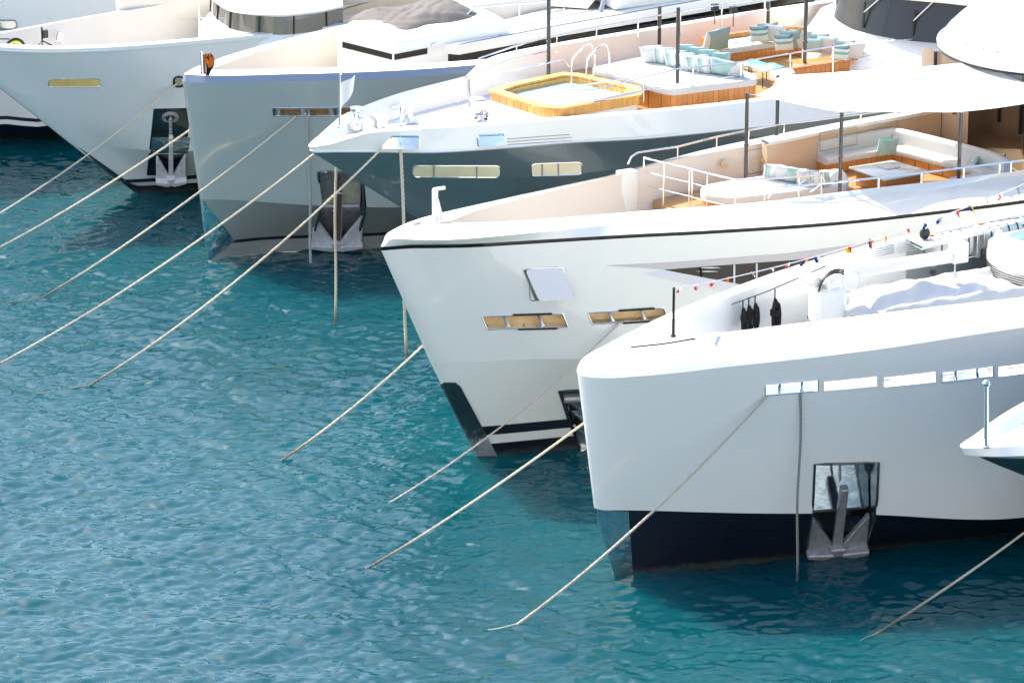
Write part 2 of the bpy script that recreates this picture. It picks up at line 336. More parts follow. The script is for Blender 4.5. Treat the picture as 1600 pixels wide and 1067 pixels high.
def pole(F, parent, px, pyt, pyb, zb, r=.05, name='awning_pole'):
    u, v, _ = F.q(px, pyb, zb); f = lambda z: proj(F.w(u, v, z))[1]-pyt
    lo, hi = zb, zb+12
    for _ in range(50):
        m_ = (lo+hi)/2
        if f(m_) > 0: lo = m_
        else: hi = m_
    mb = MB(); mb.tube([l((u, v, zb-.3)), l((u, v, lo))], r, 12); mb.lathe([(r*1.3, 0), (r*1.3, .05), (r, .06)], l((u, v, zb+.9)), 12)
    return mb.build(name, CARBON, parent), (u, v, lo)
def local_M(F, u, v, z, yaw=0, tilt=0, roll=0):
    return F.M @ Matrix.Translation((u, -v, z)) @ Matrix.Rotation(yaw, 4, 'Z') @ Matrix.Rotation(tilt, 4, 'X') @ Matrix.Rotation(roll, 4, 'Y')
def pillow(F, px, py, z, w, h, m, label, group, yaw=0., tilt=-.25, t=.16, roll=0.):
    """a scatter cushion standing on its edge: px,py is its middle, z the height of the middle"""
    n = 13; a = np.linspace(-1, 1, n); mb = MB(); G = []
    for sgn in (1, -1):
        P = []
        for x in a:
            row = []
            for y in a:
                th = t/2*((1-x**4)*(1-y**4))**.55; kx = 1-.07*(1-y*y)*abs(x)**3; ky = 1-.07*(1-x*x)*abs(y)**3
                row.append((x*w/2*kx, sgn*th+.008*math.sin(5*x+3*y+px), y*h/2*ky))
            P.append(row)
        mb.grid(np.array(P), flip=sgn < 0)
    u, v, _ = F.q(px, py, z); o = mb.build('pillow', m, None, smooth=60, M=local_M(F, u, v, z, yaw, tilt, roll)); return tag(o, label, 'pillow', group)
def anchor(parent, c, n, h_dir, w_dir, H, m, shank_m=None, off=.12, ws=1.):
    """stockless anchor hanging in its pocket; c centre, h_dir up, w_dir aft, n outward, H overall height"""
    c, n, hd, wd = [np.array(x, float) for x in (c, n, h_dir, w_dir)]
    def P(a, b, d=0.): return l(c+wd*a*H*ws+hd*b*H+n*(off+d*H))
    an = MB()
    def slab(p, d0, d1, mi=0):
        k = len(p); an.add([P(x, y, d0) for x, y in p]+[P(x, y, d1) for x, y in p], [tuple(range(k)), tuple(range(k, 2*k))[::-1]]+[(i, k+i, k+(i+1) % k, (i+1) % k) for i in range(k)], mi)
    slab([(-.055, -.36), (.055, -.36), (.045, .5), (-.045, .5)], -.04, .05, 1)
    for sg in (-1, 1):
        pts = [(.05, -.47), (.05, -.36), (.31, .06), (.345, .05), (.345, -.4), (.3, -.45)]
        slab([(sg*x, y) for x, y in pts], -.03, .04); slab([(sg*x, y) for x, y in [(.05, -.5), (.05, -.4), (.36, -.38), (.36, -.44)]], -.02, .13)
    slab([(-.09, -.5), (.09, -.5), (.09, -.34), (-.09, -.34)], -.03, .11)
    return an.build('anchor', [m, shank_m or m], parent, smooth=0, bevel=.012*H, segs=1)
def bar(mb, p, q, wd, ht, mi=None):              # a flat bar from p to q
    mb.tube([p, q], .5*(wd+ht)/2, 6, mi)
def px_slab(name, F, parent, px, z0, z1, m, bevel=.03, label=None, cat=None, group=None, segs=2, r=0):
    """an upright block whose top outline is given by sight lines at height z1"""
    pts = rounded(px, r) if r else px; poly = [l(F.q(x, y, z1))[:2] for x, y in pts]
    A = sum(poly[i][0]*poly[(i+1) % len(poly)][1]-poly[(i+1) % len(poly)][0]*poly[i][1] for i in range(len(poly)))
    if A < 0: poly = poly[::-1]
    mb = MB(); mb.prism(poly, z0, z1); return mb.build(name, m, parent, bevel=bevel, segs=segs)
def extend(pts, tail): return list(pts)+list(tail)
def Lp(F, stem, px, z, tail=(), vmin=.04):
    """a hull level from pixels at height(s) z"""
    out = [(stem[0], 0., stem[1])]
    for i, (x, y) in enumerate(px):
        zz = z if not isinstance(z, (list, tuple)) else z[i]; q = F.q(x, y, zz)
        if q[1] > vmin and q[0] > stem[0]+.02: out.append(q)
    return out+list(tail)
# ------------------------------------------------------------------ sky, sun, water
w = bpy.data.worlds.new("World"); sc.world = w; w.use_nodes = True; nt = w.node_tree
SUN_EL, SUN_X, SUN_Y = math.radians(50), -.78, .62
sky = nt.nodes.new('ShaderNodeTexSky'); sky.sky_type = 'NISHITA'; sky.sun_disc = False; sky.sun_elevation = SUN_EL
sky.sun_rotation = math.atan2(SUN_X, SUN_Y); sky.altitude = 0; sky.air_density = 1.0; sky.dust_density = 2.2; sky.ozone_density = .4
nt.links.new(sky.outputs[0], nt.nodes['Background'].inputs[0]); nt.nodes['Background'].inputs[1].default_value = .15
sd = bpy.data.lights.new('sun', 'SUN'); sd.energy = 3.0; sd.angle = math.radians(.5); sd.color = (1, .94, .84)
so = bpy.data.objects.new('sun', sd); COL.objects.link(so)
sdir = Vector((SUN_X*math.cos(SUN_EL), SUN_Y*math.cos(SUN_EL), math.sin(SUN_EL))); so.rotation_euler = sdir.to_track_quat('Z', 'Y').to_euler(); so.location = sdir*200
sc.view_settings.view_transform = 'Standard'; sc.view_settings.look = 'None'; sc.view_settings.gamma = 1; sc.view_settings.use_curve_mapping = False
sc.view_settings.exposure = 1.4

def build_water():
    N, Lx = 1024, 64.; k1 = np.fft.fftfreq(N, Lx/N)*2*np.pi; KX, KY = np.meshgrid(k1, k1, indexing='ij'); K = np.hypot(KX, KY); K[0, 0] = 1
    def sea(ang, lp, cut, spread, seed):
        r = np.random.default_rng(seed); c = (KX*math.cos(ang)+KY*math.sin(ang))/K
        Pk = K**-4.6*np.exp(-1/(K*lp)**2)*np.exp(-(K*cut)**2)*(np.abs(c)**spread+.06); Pk[0, 0] = 0
        hk = np.sqrt(Pk)*(r.normal(size=K.shape)+1j*r.normal(size=K.shape)); sl = np.sqrt(np.sum(K**2*np.abs(hk)**2)); return hk/sl
    hk = sea(math.radians(70), .32, .04, 3, 3)*.20 + sea(math.radians(112), .8, .05, 4, 5)*.08 + sea(math.radians(92), .085, .03, 2, 8)*.36 + sea(math.radians(80), .05, .028, 2, 9)*.22
    sc_ = N*N/math.sqrt(2)
    h = np.real(np.fft.ifft2(hk))*sc_; dx = np.real(np.fft.ifft2(-1j*KX/K*hk))*sc_; dy = np.real(np.fft.ifft2(-1j*KY/K*hk))*sc_
    x0, y0 = -39., 77.; X, Y = np.meshgrid(x0+np.arange(N)*Lx/N, y0+np.arange(N)*Lx/N, indexing='ij')
    e = np.minimum(np.minimum(np.arange(N), N-1-np.arange(N))*Lx/N/3., 1); T = e[:, None]*e[None]; T = T*T*(3-2*T)
    V = np.stack([X+dx*T*.75, Y+dy*T*.75, h*T], -1).reshape(-1, 3).astype(np.float32)
    i = np.arange(N-1)[:, None]*N+np.arange(N-1)[None]; Fq = np.stack([i, i+N, i+N+1, i+1], -1).reshape(-1, 4)
    R = 2500.; c = [(x0, y0), (X[-1, 0], y0), (X[-1, 0], Y[0, -1]), (x0, Y[0, -1])]; o = len(V)
    extra = np.array([(*p, 0) for p in c]+[(-R, -R+100, 0), (R, -R+100, 0), (R, R+100, 0), (-R, R+100, 0)], np.float32)
    V = np.concatenate([V, extra]); Fo = np.array([(o+4, o+5, o+1, o), (o+5, o+6, o+2, o+1), (o+6, o+7, o+3, o+2), (o+7, o+4, o, o+3)]); Fq = np.concatenate([Fq, Fo]).astype(np.int32)
    me = bpy.data.meshes.new('harbour_water'); me.vertices.add(len(V)); me.vertices.foreach_set('co', V.ravel()); me.loops.add(Fq.size); me.loops.foreach_set('vertex_index', Fq.ravel())
    me.polygons.add(len(Fq)); me.polygons.foreach_set('loop_start', np.arange(0, Fq.size, 4, dtype=np.int32)); me.polygons.foreach_set('loop_total', np.full(len(Fq), 4, np.int32)); me.update(calc_edges=True)
    me.polygons.foreach_set('use_smooth', np.ones(len(Fq), bool))
    m = bpy.data.materials.new('sea_water'); m.use_nodes = True; nt = m.node_tree; b = nt.nodes['Principled BSDF']
    b.inputs['Base Color'].default_value = (.002, .050, .068, 1); b.inputs['Roughness'].default_value = .012; b.inputs['IOR'].default_value = 1.45; b.inputs['Subsurface Weight'].default_value = 1; b.inputs['Subsurface Radius'].default_value = (.5, 1, 1.1); b.inputs['Subsurface Scale'].default_value = 1.8; b.inputs['Specular IOR Level'].default_value = .5; b.subsurface_method = 'BURLEY'
    tc = nt.nodes.new('ShaderNodeTexCoord'); mp = nt.nodes.new('ShaderNodeMapping'); mp.inputs['Scale'].default_value = (1, 1.7, 1); nt.links.new(tc.outputs['Object'], mp.inputs[0])
    n = nt.nodes.new('ShaderNodeTexNoise'); n.inputs['Scale'].default_value = 9; n.inputs['Detail'].default_value = 3; nt.links.new(mp.outputs[0], n.inputs['Vector'])
    bp = nt.nodes.new('ShaderNodeBump'); bp.inputs['Strength'].default_value = .06; bp.inputs['Distance'].default_value = .02; nt.links.new(n.outputs['Fac'], bp.inputs['Height']); nt.links.new(bp.outputs[0], b.inputs['Normal'])
    n2 = nt.nodes.new('ShaderNodeTexNoise'); n2.inputs['Scale'].default_value = .09; n2.inputs['Detail'].default_value = 3; nt.links.new(tc.outputs['Object'], n2.inputs['Vector'])
    mx = nt.nodes.new('ShaderNodeMixRGB'); mx.inputs['Color1'].default_value = (.001, .042, .060, 1); mx.inputs['Color2'].default_value = (.001, .064, .076, 1)
    nt.links.new(n2.outputs['Fac'], mx.inputs['Fac']); nt.links.new(mx.outputs[0], b.inputs['Base Color'])
    me.materials.append(m); o = bpy.data.objects.new('harbour_water', me); COL.objects.link(o); o['kind'] = 'structure'; o['label'] = 'rippled teal harbour water in front of the moored yachts'
build_water()
# the sunlit rock and town we look down from, behind the camera
def build_cliff():
    r = np.random.default_rng(3); nx, ny = 90, 40; G = []
    prof = [(26, -1), (22, 3), (14, 14), (8, 26), (2, 34), (-3, 37.5), (-8, 38), (-20, 39), (-40, 44), (-70, 48), (-110, 50)]
    P = pchip(np.linspace(0, 1, len(prof)), np.array(prof, float), np.linspace(0, 1, ny))
    for i in range(nx):
        x = -260+520*i/(nx-1); b = 5*math.sin(x*.045)+3*math.sin(x*.11+1); row = []
        for j in range(ny): row.append((x, P[j, 0]+(b+r.normal()*.8)*min(1, j/4)-(0 if abs(x) > 12 else 6), P[j, 1]+r.normal()*.5*(j > 0)))
        G.append(row)
    mb = MB(); mb.grid(np.array(G)); m = mat('sunlit_rock', (.58, .54, .47), .9, var=.4, vscale=.12, spec=.2); o = mb.build('cliff', m, None, smooth=0); o['kind'] = 'structure'; o['label'] = 'pale rock slope on the near shore'
build_cliff()

def raise_(L, v=0., z=None, dz=0., u=0.):
    return [(p[0]+u, max(0, p[1]+v) if i else 0., (p[2] if z is None else z)+dz) for i, p in enumerate(L)]
def blend(L1, L2, fv, fz, s=None):
    """a level between two others, sampled at L1's stations"""
    u2 = [p[0] for p in L2]; out = []
    for i, p in enumerate(L1):
        v2 = np.interp(p[0], u2, [q[1] for q in L2]); z2 = np.interp(p[0], u2, [q[2] for q in L2]); out.append((p[0], p[1]*(1-fv)+v2*fv if i else 0., p[2]*(1-fz)+z2*fz))
    if s: out = [(s[0], 0., s[1])]+[p for p in out[1:] if p[0] > s[0]+.15]
    return out

# ------------------------------------------------------------------ yacht A : white hull with black boot, nearest
YA = empty('motor_yacht', FA.M, 'white yacht with near-vertical bow, black underside and deck crane, nearest of the row', 'yacht', 'yachts moored side by side')
a_keel = [(.35, 0, -.7), (6, .9, -.7), (12, 1.9, -.7), (30, 3.6, -.7)]
a_wl = Lp(FA, (0, 0), [(988, 899), (1160, 880), (1258, 871), (1350, 860), (1600, 833)], 0, [(18, 3.5, 0), (30, 4.1, 0)])
a_paint = Lp(FA, (-.57, 1.9), [(985, 797), (1260, 802), (1365, 804), (1600, 808)], [1.8, 1.54, 1.38, 1.0], [(19, 4.0, .9), (30, 4.25, .9)])
a_fold = [(-1, 0, 5.38), (-.6, .62, 5.42), (0, .95, 5.47), (1, 1.34, 5.53), (2, 1.7, 5.62), (3, 2.06, 5.69), (4, 2.36, 5.74), (6, 2.9, 5.86), (8, 3.25, 5.96), (10, 3.54, 6.02), (16, 4.1, 6.1), (30, 4.4, 6.1)]
a_nin = [(-.35, 0, 5.84), (.3, .24, 5.92), (1, .54, 5.99), (2, .84, 6.1), (3, 1.12, 6.17), (4, 1.4, 6.23), (6, 1.9, 6.32), (8, 2.32, 6.38), (10, 2.7, 6.4), (16, 3.45, 6.45), (30, 3.8, 6.45)]
a_mid = blend(a_fold, a_nin, .25, .5, (-.93, 5.6)); a_mid2 = blend(a_fold, a_nin, .62, .88, (-.7, 5.76))
a_cap = raise_(a_nin, -.1, None, .015, .12); a_bot = raise_(a_nin, -.14, 4.6, 0, .16)
HA = Hull(FA, [a_keel, a_wl, a_paint, a_fold, a_mid, a_mid2, a_nin, a_cap, a_bot], [1, 1, 0, 0, 0, 0, 0, 2], [2, 4, 12, 3, 3, 3, 1, 4], [1, 2, 3, 6, 7], ns=130)

# ------------------------------------------------------------------ yacht B : ivory hull with dark sheer groove
YB = empty('motor_yacht', FB.M, 'ivory white yacht with a raked flared bow and thin dark line below its bulwark', 'yacht', 'yachts moored side by side')
b_keel = [(-.1, 0, -.7), (6, 1.0, -.7), (14, 2.6, -.7), (30, 3.6, -.7)]
b_wl = [(-.42, 0, 0), (.3, .2, 0), (1.9, .62, 0), (2.4, .78, 0), (6, 1.75, 0), (14, 3.2, 0), (30, 4.1, 0)]
b_s0 = [(-.6, 0, .42), (1.9, .7, .42), (6, 1.9, .42), (14, 3.3, .42), (30, 4.12, .42)]
b_s1 = [(-.73, 0, .68), (1.9, .76, .68), (6, 2.0, .68), (14, 3.35, .68), (30, 4.14, .68)]
b_s2 = [(-.86, 0, .95), (1.9, .82, .95), (6, 2.05, .95), (14, 3.4, .95), (30, 4.16, .95)]
b_chine = Lp(FB, (-1.78, 2.9), [(800, 562), (910, 560)], 2.9, [(6, 2.75, 2.9), (14, 3.75, 2.9), (30, 4.3, 2.9)])
b_groove = Lp(FB, (-3.12, 6.08), [(640, 388.5), (681, 388), (730, 387), (850, 380), (985, 372), (1120, 365), (1330, 350), (1465, 335), (1600, 318)], 6.1, [(20, 4.35, 6.1), (30, 4.4, 6.1)])
b_gr1 = raise_(b_groove, -.03, None, .01); b_gr2 = raise_(b_groove, -.03, None, .085); b_gr3 = raise_(b_groove, .015, None, .1)
b_gu = Lp(FB, (-3.0, 6.32), [(625, 373.5), (715, 374), (850, 362), (985, 348.5), (1120, 335), (1195, 330), (1330, 308), (1465, 296), (1600, 270)], 6.42, [(20, 4.15, 6.45), (30, 4.2, 6.45)])
b_gi = Lp(FB, (-1.95, 6.52), [(700, 349), (782, 347), (917, 337), (1052, 326), (1120, 321.5), (1195, 315), (1330, 298), (1500, 279), (1600, 266)], 6.55, [(20, 3.75, 6.6), (30, 3.8, 6.6)])
b_bot = raise_(b_gi, -.1, 4.72, 0, .12)
HB = Hull(FB, [b_keel, b_wl, b_s0, b_s1, b_s2, b_chine, b_groove, b_gr1, b_gr2, b_gr3, b_gu, b_gi, b_bot], [1, 1, 0, 1, 0, 0, 2, 2, 2, 0, 0, 3], [2, 2, 2, 2, 5, 10, 1, 1, 1, 3, 4, 4], [1, 2, 3, 4, 5, 6, 7, 8, 9, 10, 11], ns=130)

# ------------------------------------------------------------------ yacht C : blue-grey hull, white bulwark
YC = empty('motor_yacht', FC.M, 'yacht with blue-grey hull, white bulwark and a teak hot tub on its foredeck', 'yacht', 'yachts moored side by side')
c_keel = [(6.6, 0, -.7), (14, 1.8, -.7), (30, 3.6, -.7)]
c_wl = [(5.6, 0, 0), (8, .7, 0), (12, 1.8, 0), (20, 3.3, 0), (30, 4.1, 0)]
c_mid = [(2.7, 0, 2.9), (4, .55, 2.95), (6, 1.3, 3.0), (9, 2.2, 3.0), (14, 3.2, 3.0), (20, 3.9, 3.0), (30, 4.3, 3.0)]
c_kn = [(-.05, 0, 5.0), (.6, .2, 5.0), (1.28, .5, 5.0), (3.06, 1.5, 5.0), (4.65, 2.2, 5.0), (7.9, 2.8, 5.05), (14, 3.8, 5.1), (30, 4.3, 5.1)]
c_bd = [(-1.33, 0, 5.93), (-.9, .3, 5.94), (.1, .84, 5.95), (1.0, 1.36, 5.95), (1.65, 1.68, 5.95), (3.4, 2.15, 5.95), (5.2, 2.5, 5.95), (7.5, 3.15, 5.95), (10, 3.5, 5.95), (16, 4.0, 5.95), (30, 4.4, 5.95)]
c_bd2 = raise_(c_bd, .07, None, .05, -.05); c_bd3 = raise_(c_bd2, -.03, None, .05, .02)
c_top = [(-1.36, 0, 6.13), (-.9, .3, 6.28), (-.4, .56, 6.46), (.1, .84, 6.6), (1, 1.24, 6.67), (2, 1.64, 6.71), (3, 1.95, 6.72), (4, 2.2, 6.73), (6, 2.7, 6.75), (8, 2.98, 6.73), (10, 3.14, 6.7), (16, 3.5, 6.7), (30, 3.6, 6.7)]
c_fold = raise_(c_top, .12, None, -.05, -.04)
c_bot = [(-.75, 0, 6.1), (-.3, .3, 6.1), (0, .5, 6.1), (1, 1.0, 6.1), (2, 1.4, 6.1), (4, 2.0, 6.1), (8, 2.9, 6.1), (16, 3.3, 6.1), (30, 3.4, 6.1)]
HC = Hull(FC, [c_keel, c_wl, c_mid, c_kn, c_bd, c_bd2, c_bd3, c_fold, c_top, c_bot], [1, 0, 0, 0, 2, 2, 2, 2, 2], [2, 6, 8, 6, 2, 1, 4, 4, 3], [1, 3, 4, 5, 6, 7, 8], ns=130)

# ------------------------------------------------------------------ yacht D : silver-green hull
YD = empty('motor_yacht', FD.M, 'angular silver-green yacht with a mirror-like stem plate and rail band tinted slate for shade', 'yacht', 'yachts moored side by side')
d_keel = [(.5, 0, -.7), (6, 1.2, -.7), (14, 2.6, -.7), (30, 3.6, -.7)]
d_wl = Lp(FD, (0, 0), [(400, 396), (500, 391), (590, 388)], 0, [(10, 2.4, 0), (16, 3.3, 0), (30, 4.0, 0)])
d_b1 = raise_(d_wl, .06, None, .42, -.05); d_b2 = raise_(d_wl, .08, None, .52, -.06)
d_chine = [(-.2, 0, 1.92), (.4, .38, 1.9), (1.2, .8, 1.85), (2.4, 1.42, 1.75), (2.7, 1.58, 1.73), (3.8, 1.98, 1.64), (6, 2.6, 1.5), (12, 3.5, 1.4), (30, 4.2, 1.4)]
d_fold = [(-.66, 0, 5.58), (-.52, .22, 5.58), (0, .64, 5.58), (.5, .88, 5.585), (1, 1.14, 5.6), (2, 1.56, 5.61), (3, 1.94, 5.6), (4, 2.3, 5.6), (5, 2.62, 5.6), (6, 2.88, 5.6), (10, 3.5, 5.6), (30, 4.3, 5.6)]
d_up = raise_(d_fold, -.07, None, .2, .06); d_in = raise_(d_fold, -.42, None, .235, .55)
d_bot = raise_(d_in, -.03, 4.2, 0, .05)
HD = Hull(FD, [d_keel, d_wl, d_b1, d_b2, d_chine, d_fold, d_up, d_in, d_bot], [1, 1, 2, 1, 0, 3, 4, 5], [2, 2, 1, 4, 10, 2, 2, 3], [1, 2, 3, 4, 5, 6, 7], ns=110)

# ------------------------------------------------------------------ yacht E : pale hull with clipper stem
YE = empty('motor_yacht', FE.M, 'pale grey-white yacht with a sharply raked stem and an anchor hanging on chain', 'yacht', 'yachts moored side by side')
e_keel = [(.6, 0, -.7), (6, 1.4, -.7), (14, 2.6, -.7), (30, 3.6, -.7)]
e_wl = [(0, 0, 0), (1.7, .52, 0), (6, 1.6, 0), (14, 3.1, 0), (30, 4, 0)]
e_s = [[(-.1-.28*k, 0, .3+.14*k), (.6-.1*k, .36+.05*k, .3+.14*k), (1.7, .66+.05*k, .3+.14*k), (6, 1.8, .3+.14*k), (14, 3.2, .3+.14*k), (30, 4.02, .3+.14*k)] for k in range(3)]
e_kn = [(-2.05, 0, 1.86), (-1.2, .5, 1.82), (0, 1.28, 1.76), (.85, 1.65, 1.72), (3, 2.3, 1.7), (8, 3.0, 1.7), (30, 4.2, 1.7)]
e_m = [(-4.45, 0, 4.1), (-3, .66, 3.8), (-1, 1.4, 3.7), (1, 1.95, 3.65), (4, 2.55, 3.6), (10, 3.4, 3.6), (30, 4.3, 3.6)]
e_top = [(-6.1, 0, 5.52), (-5, .54, 5.4), (-3, 1.3, 5.25), (-1, 1.8, 5.2), (0, 1.97, 5.19), (2, 2.28, 5.19), (4, 2.6, 5.22), (6, 2.9, 5.3), (12, 3.6, 5.4), (30, 4.3, 5.4)]
e_t2 = raise_(e_top, .06, None, .02, -.04); e_t3 = raise_(e_top, .05, None, .13, 0); e_t4 = raise_(e_top, -.14, None, .15, .25); e_bot = [(-4.1, 0, 4.0), (-3, .45, 4.0), (-1, 1.15, 4.0), (1, 1.7, 4.0), (4, 2.25, 4.0), (10, 3.1, 4.0), (30, 4.0, 4.0)]
HE = Hull(FE, [e_keel, e_wl]+e_s+[e_kn, e_m, e_top, e_t2, e_t3, e_t4, e_bot], [1, 1, 0, 1, 0, 0, 0, 0, 0, 0, 2], [2, 2, 1, 1, 4, 6, 5, 1, 1, 1, 3], [1, 2, 3, 4, 5, 7, 8, 9, 10], ns=110)

# ------------------------------------------------------------------ yacht F : high white hull at the back, yacht G : bow at the right edge
YF = empty('motor_yacht', FF.M, 'tall white yacht hull with an oval port at the back behind all others', 'yacht', 'yachts moored side by side')
f_wl = Lp(FF, (0, 0), [(0, 222), (90, 219)], 0, [(14, 1.6, 0), (30, 3.2, 0)])
f_b = Lp(FF, (-.4, .78), [(0, 194), (65, 198)], [.78, .78], [(14, 1.9, .78), (30, 3.4, .78)])
f_b2 = raise_(f_b, .02, None, .16); f_b3 = raise_(f_b, .03, None, .28)
f_top = [(-3, 0, 7.2), (0, .9, 7.2), (4, 1.5, 7.2), (10, 2.2, 7.2), (30, 3.8, 7.2)]; f_in = raise_(f_top, -.4, None, .1, .5); f_bot = raise_(f_in, -.1, 6.2, 0, .2)
HF = Hull(FF, [raise_(f_wl, -.2, -.7, 0, .3), f_wl, f_b, f_b2, f_b3, f_top, f_in, f_bot], [1, 1, 0, 1, 0, 0, 0], [1, 2, 1, 1, 10, 2, 2], [1, 2, 3, 4, 5, 6], ns=80)
YG = empty('motor_yacht', FG.M, 'sharp white bow with a near-black underside poking in at the right edge', 'yacht', 'yachts moored side by side')
g_wl = [(11.5, 0, 0), (15, 1.0, 0), (20, 2.6, 0), (30, 3.6, 0)]
g_k = [(4.62, 0, 5.42), (5, .36, 5.42), (5.5, .68, 5.43), (7, 1.5, 5.5), (10, 2.5, 5.6), (20, 3.9, 5.7), (30, 4, 5.7)]
g_m = [(8.3, 0, 3.3), (10, .6, 3.4), (14, 2.0, 3.5), (20, 3.4, 3.5), (30, 3.9, 3.5)]
g_f = [(4.3, 0, 5.52), (4.7, .42, 5.53), (5, .62, 5.55), (5.5, .95, 5.6), (7, 1.7, 5.7), (10, 2.7, 5.8), (20, 4, 5.9), (30, 4.1, 5.9)]
g_t = [(4.2, 0, 5.7), (4.6, .32, 5.72), (5, .52, 5.75), (5.5, .8, 5.8), (7, 1.5, 5.88), (10, 2.4, 5.98), (20, 3.7, 6.0), (30, 3.8, 6.0)]
g_i = [(4.75, 0, 5.78), (5.0, .18, 5.8), (5.5, .45, 5.84), (7, 1.15, 5.92), (10, 2.05, 6.0), (20, 3.3, 6.0), (30, 3.4, 6.0)]
HG = Hull(FG, [raise_(g_wl, -.2, -.6, 0, .5), g_wl, g_m, g_k, g_f, g_t, g_i, raise_(g_i, -.12, 5.66, 0, .12)], [1, 1, 1, 0, 0, 0, 0], [1, 4, 6, 2, 2, 2, 2], [1, 3, 4, 5, 6], ns=90)
# ================================================================== details of yacht A
def hole4(H, l_, r_, t_, b_, w0=0, w1=None):
    h = (H.tw(*l_, w0, w1)[0], H.tw(*r_, w0, w1)[0], H.tw(*b_, w0, w1)[1], H.tw(*t_, w0, w1)[1]); H.holes.append(h); return h
def axes_at(c):
    up = (c[0, 1]+c[1, 1]-c[0, 0]-c[1, 0]); up /= np.linalg.norm(up); af = (c[1, 0]+c[1, 1]-c[0, 0]-c[0, 1]); af /= np.linalg.norm(af); return up, af
def quadpt(c, a, b): return c[0, 0]*(1-a)*(1-b)+c[1, 0]*a*(1-b)+c[0, 1]*(1-a)*b+c[1, 1]*a*b
def anchor_pocket(H, parent, h, depth, mats, am, shank, frame, anchor_h=.82, cx=.5, cy=.36, roller=.42, plate=None, FT=1.6, ain=.35):
    o, c, n = H.pocket('anchor_pocket', mats, parent, h, depth, frame)
    up, af = axes_at(c); ht = np.linalg.norm(c[0, 1]-c[0, 0])
    if plate:
        mb = MB(); P = np.array([[l(quadpt(c, a, b)-n*(depth*(.97-.75*(1-b)*f))) for a in np.linspace(.02, .98, 5)] for b, f in [(.98, 0), (.78, .05), (.76, .3), (.46, FT)]])
        mb.grid(P); mb.build('back_plate', plate, o)
    if roller:
        mb = MB(); mb.tube([l(quadpt(c, .03, roller)-n*depth*.55), l(quadpt(c, .97, roller)-n*depth*.55)], depth*.3, 10); mb.build('roller', STEELD, o)
    a = anchor(parent, quadpt(c, cx, cy)-n*depth*ain, n, up, af, ht*anchor_h, am, shank, off=.1)
    mb = MB(); s0 = quadpt(c, cx-.02, .72)-n*depth*.3
    mb.tube([l(s0), l(quadpt(c, cx-.03, .97)-n*depth*.7)], .035, 6); mb.build('shackle_chain', shank, a)
    return o, c, n
h = HA.quad_hole((1273, 729), (1373, 718), (1349, 869), (1258, 873), 1, 3)
anchor_pocket(HA, YA, h, .85, [DKPLATE, DKPLATE], STEELD, STEELD, (mat('pocket_edge', (.03, .04, .045), .2, coat=.5), .035), plate=mat('pocket_liner_sky_tint', (.42, .52, .62), .12, metal=1., bump=.3, bscale=3, var=.3, vscale=2.5), anchor_h=.72, cx=.5, cy=.4, FT=2.0, ain=.06)  # blue tint stands in for the sky mirrored by the back plate
P = HA.lev(np.linspace(0, .4, 200))[6]; mb = MB(); q = [l((p[0], p[1]-.01, p[2]+.012)) for p in P if .25 < p[0] < 1.75]; mb.tube(q, .018, 6); mb.build('cap_seal', BLACK, YA)
MSA = mat('mirror_stem_plate', (.5, .57, .6), .1, metal=.95, bump=.8, bscale=2.2, var=.35, vscale=1.5, bdist=.06); z_tint(MSA, .25, .6, (.5, .5, .45), .5, 7.)
HA.panel('stem_plate', MSA, YA, [(924, 795), (982, 799), (989, 899), (940, 900)], .02, .04, 1, 2, rings=12, sub=12)
# openings cut through the bulwark, with polished fairleads in two of them
def sleeve(H, name, m, parent, h, depth, rad=.016):
    s0, s1, w0, w1 = h; mb = MB(); n = H.nrm((s0+s1)/2, (w0+w1)/2); ts = np.linspace(0, 1, 9)
    edge = [H.S(s0+(s1-s0)*t, w0) for t in ts]+[H.S(s1, w1+(w0-w1)*(1-t)) for t in (1.,)]+[H.S(s1+(s0-s1)*t, w1) for t in ts[1:]]
    mb.grid(np.array([[l(p+n*.01) for p in edge], [l(p-n*depth) for p in edge]]), closev=True); ring = [l(p+n*.012) for p in edge]; mb.tube(ring+[ring[0]], rad, 6, cap=False)
    return mb.build(name, m, parent, smooth=40), n
def fairlead(H, parent, h, depth=.4, plates=None):
    o, n = sleeve(H, 'fairlead', CHROME, parent, h, depth); s0, s1, w0, w1 = h
    for f in (.3, .72):
        a, b = H.S(s0+(s1-s0)*f, w0)-n*.1, H.S(s0+(s1-s0)*f, w1)-n*.1; mb = MB(); mb.tube([l(a), l(a*.7+b*.3), l(a*.3+b*.7), l(b)], [.06, .04, .04, .06], 10); mb.build('roller', CHROME if not plates else STEEL, o)
    if plates:
        for W_, e in ((w0, -.015), (w1, .015)):
            mb = MB(); mb.tube([l(H.S(s0+(s1-s0)*f, W_)+n*.03+np.array([0, 0, e])) for f in (.42, .6, .88)], .028, 6); mb.build('guard_bar', BLACK, o)
    return o
for lx, ly, rx, ry, tx, ty, bx, by in [(1195.5, 608, 1278, 603, 1236, 597.3, 1236, 614), (1471.5, 588, 1551.5, 582, 1512, 576.5, 1512, 592.5)]:
    fairlead(HA, YA, hole4(HA, (lx, ly), (rx, ry), (tx, ty), (bx, by), 2, 3))
for lx, ly, rx, ry, tx, ty, bx, by in [(1287, 603, 1370.5, 596, 1329, 592, 1329, 607.5), (1380.5, 596, 1462, 590, 1421, 585, 1421, 601), (1559.6, 580, 1680, 571, 1600, 567.5, 1600, 583.5)]:
    h = hole4(HA, (lx, ly), (rx, ry), (tx, ty), (bx, by), 2, 3); sleeve(HA, 'bulwark_opening', GEL, YA, h, .12, .008)
HA.holes.append((.26, .74, 7.001, 7.999))
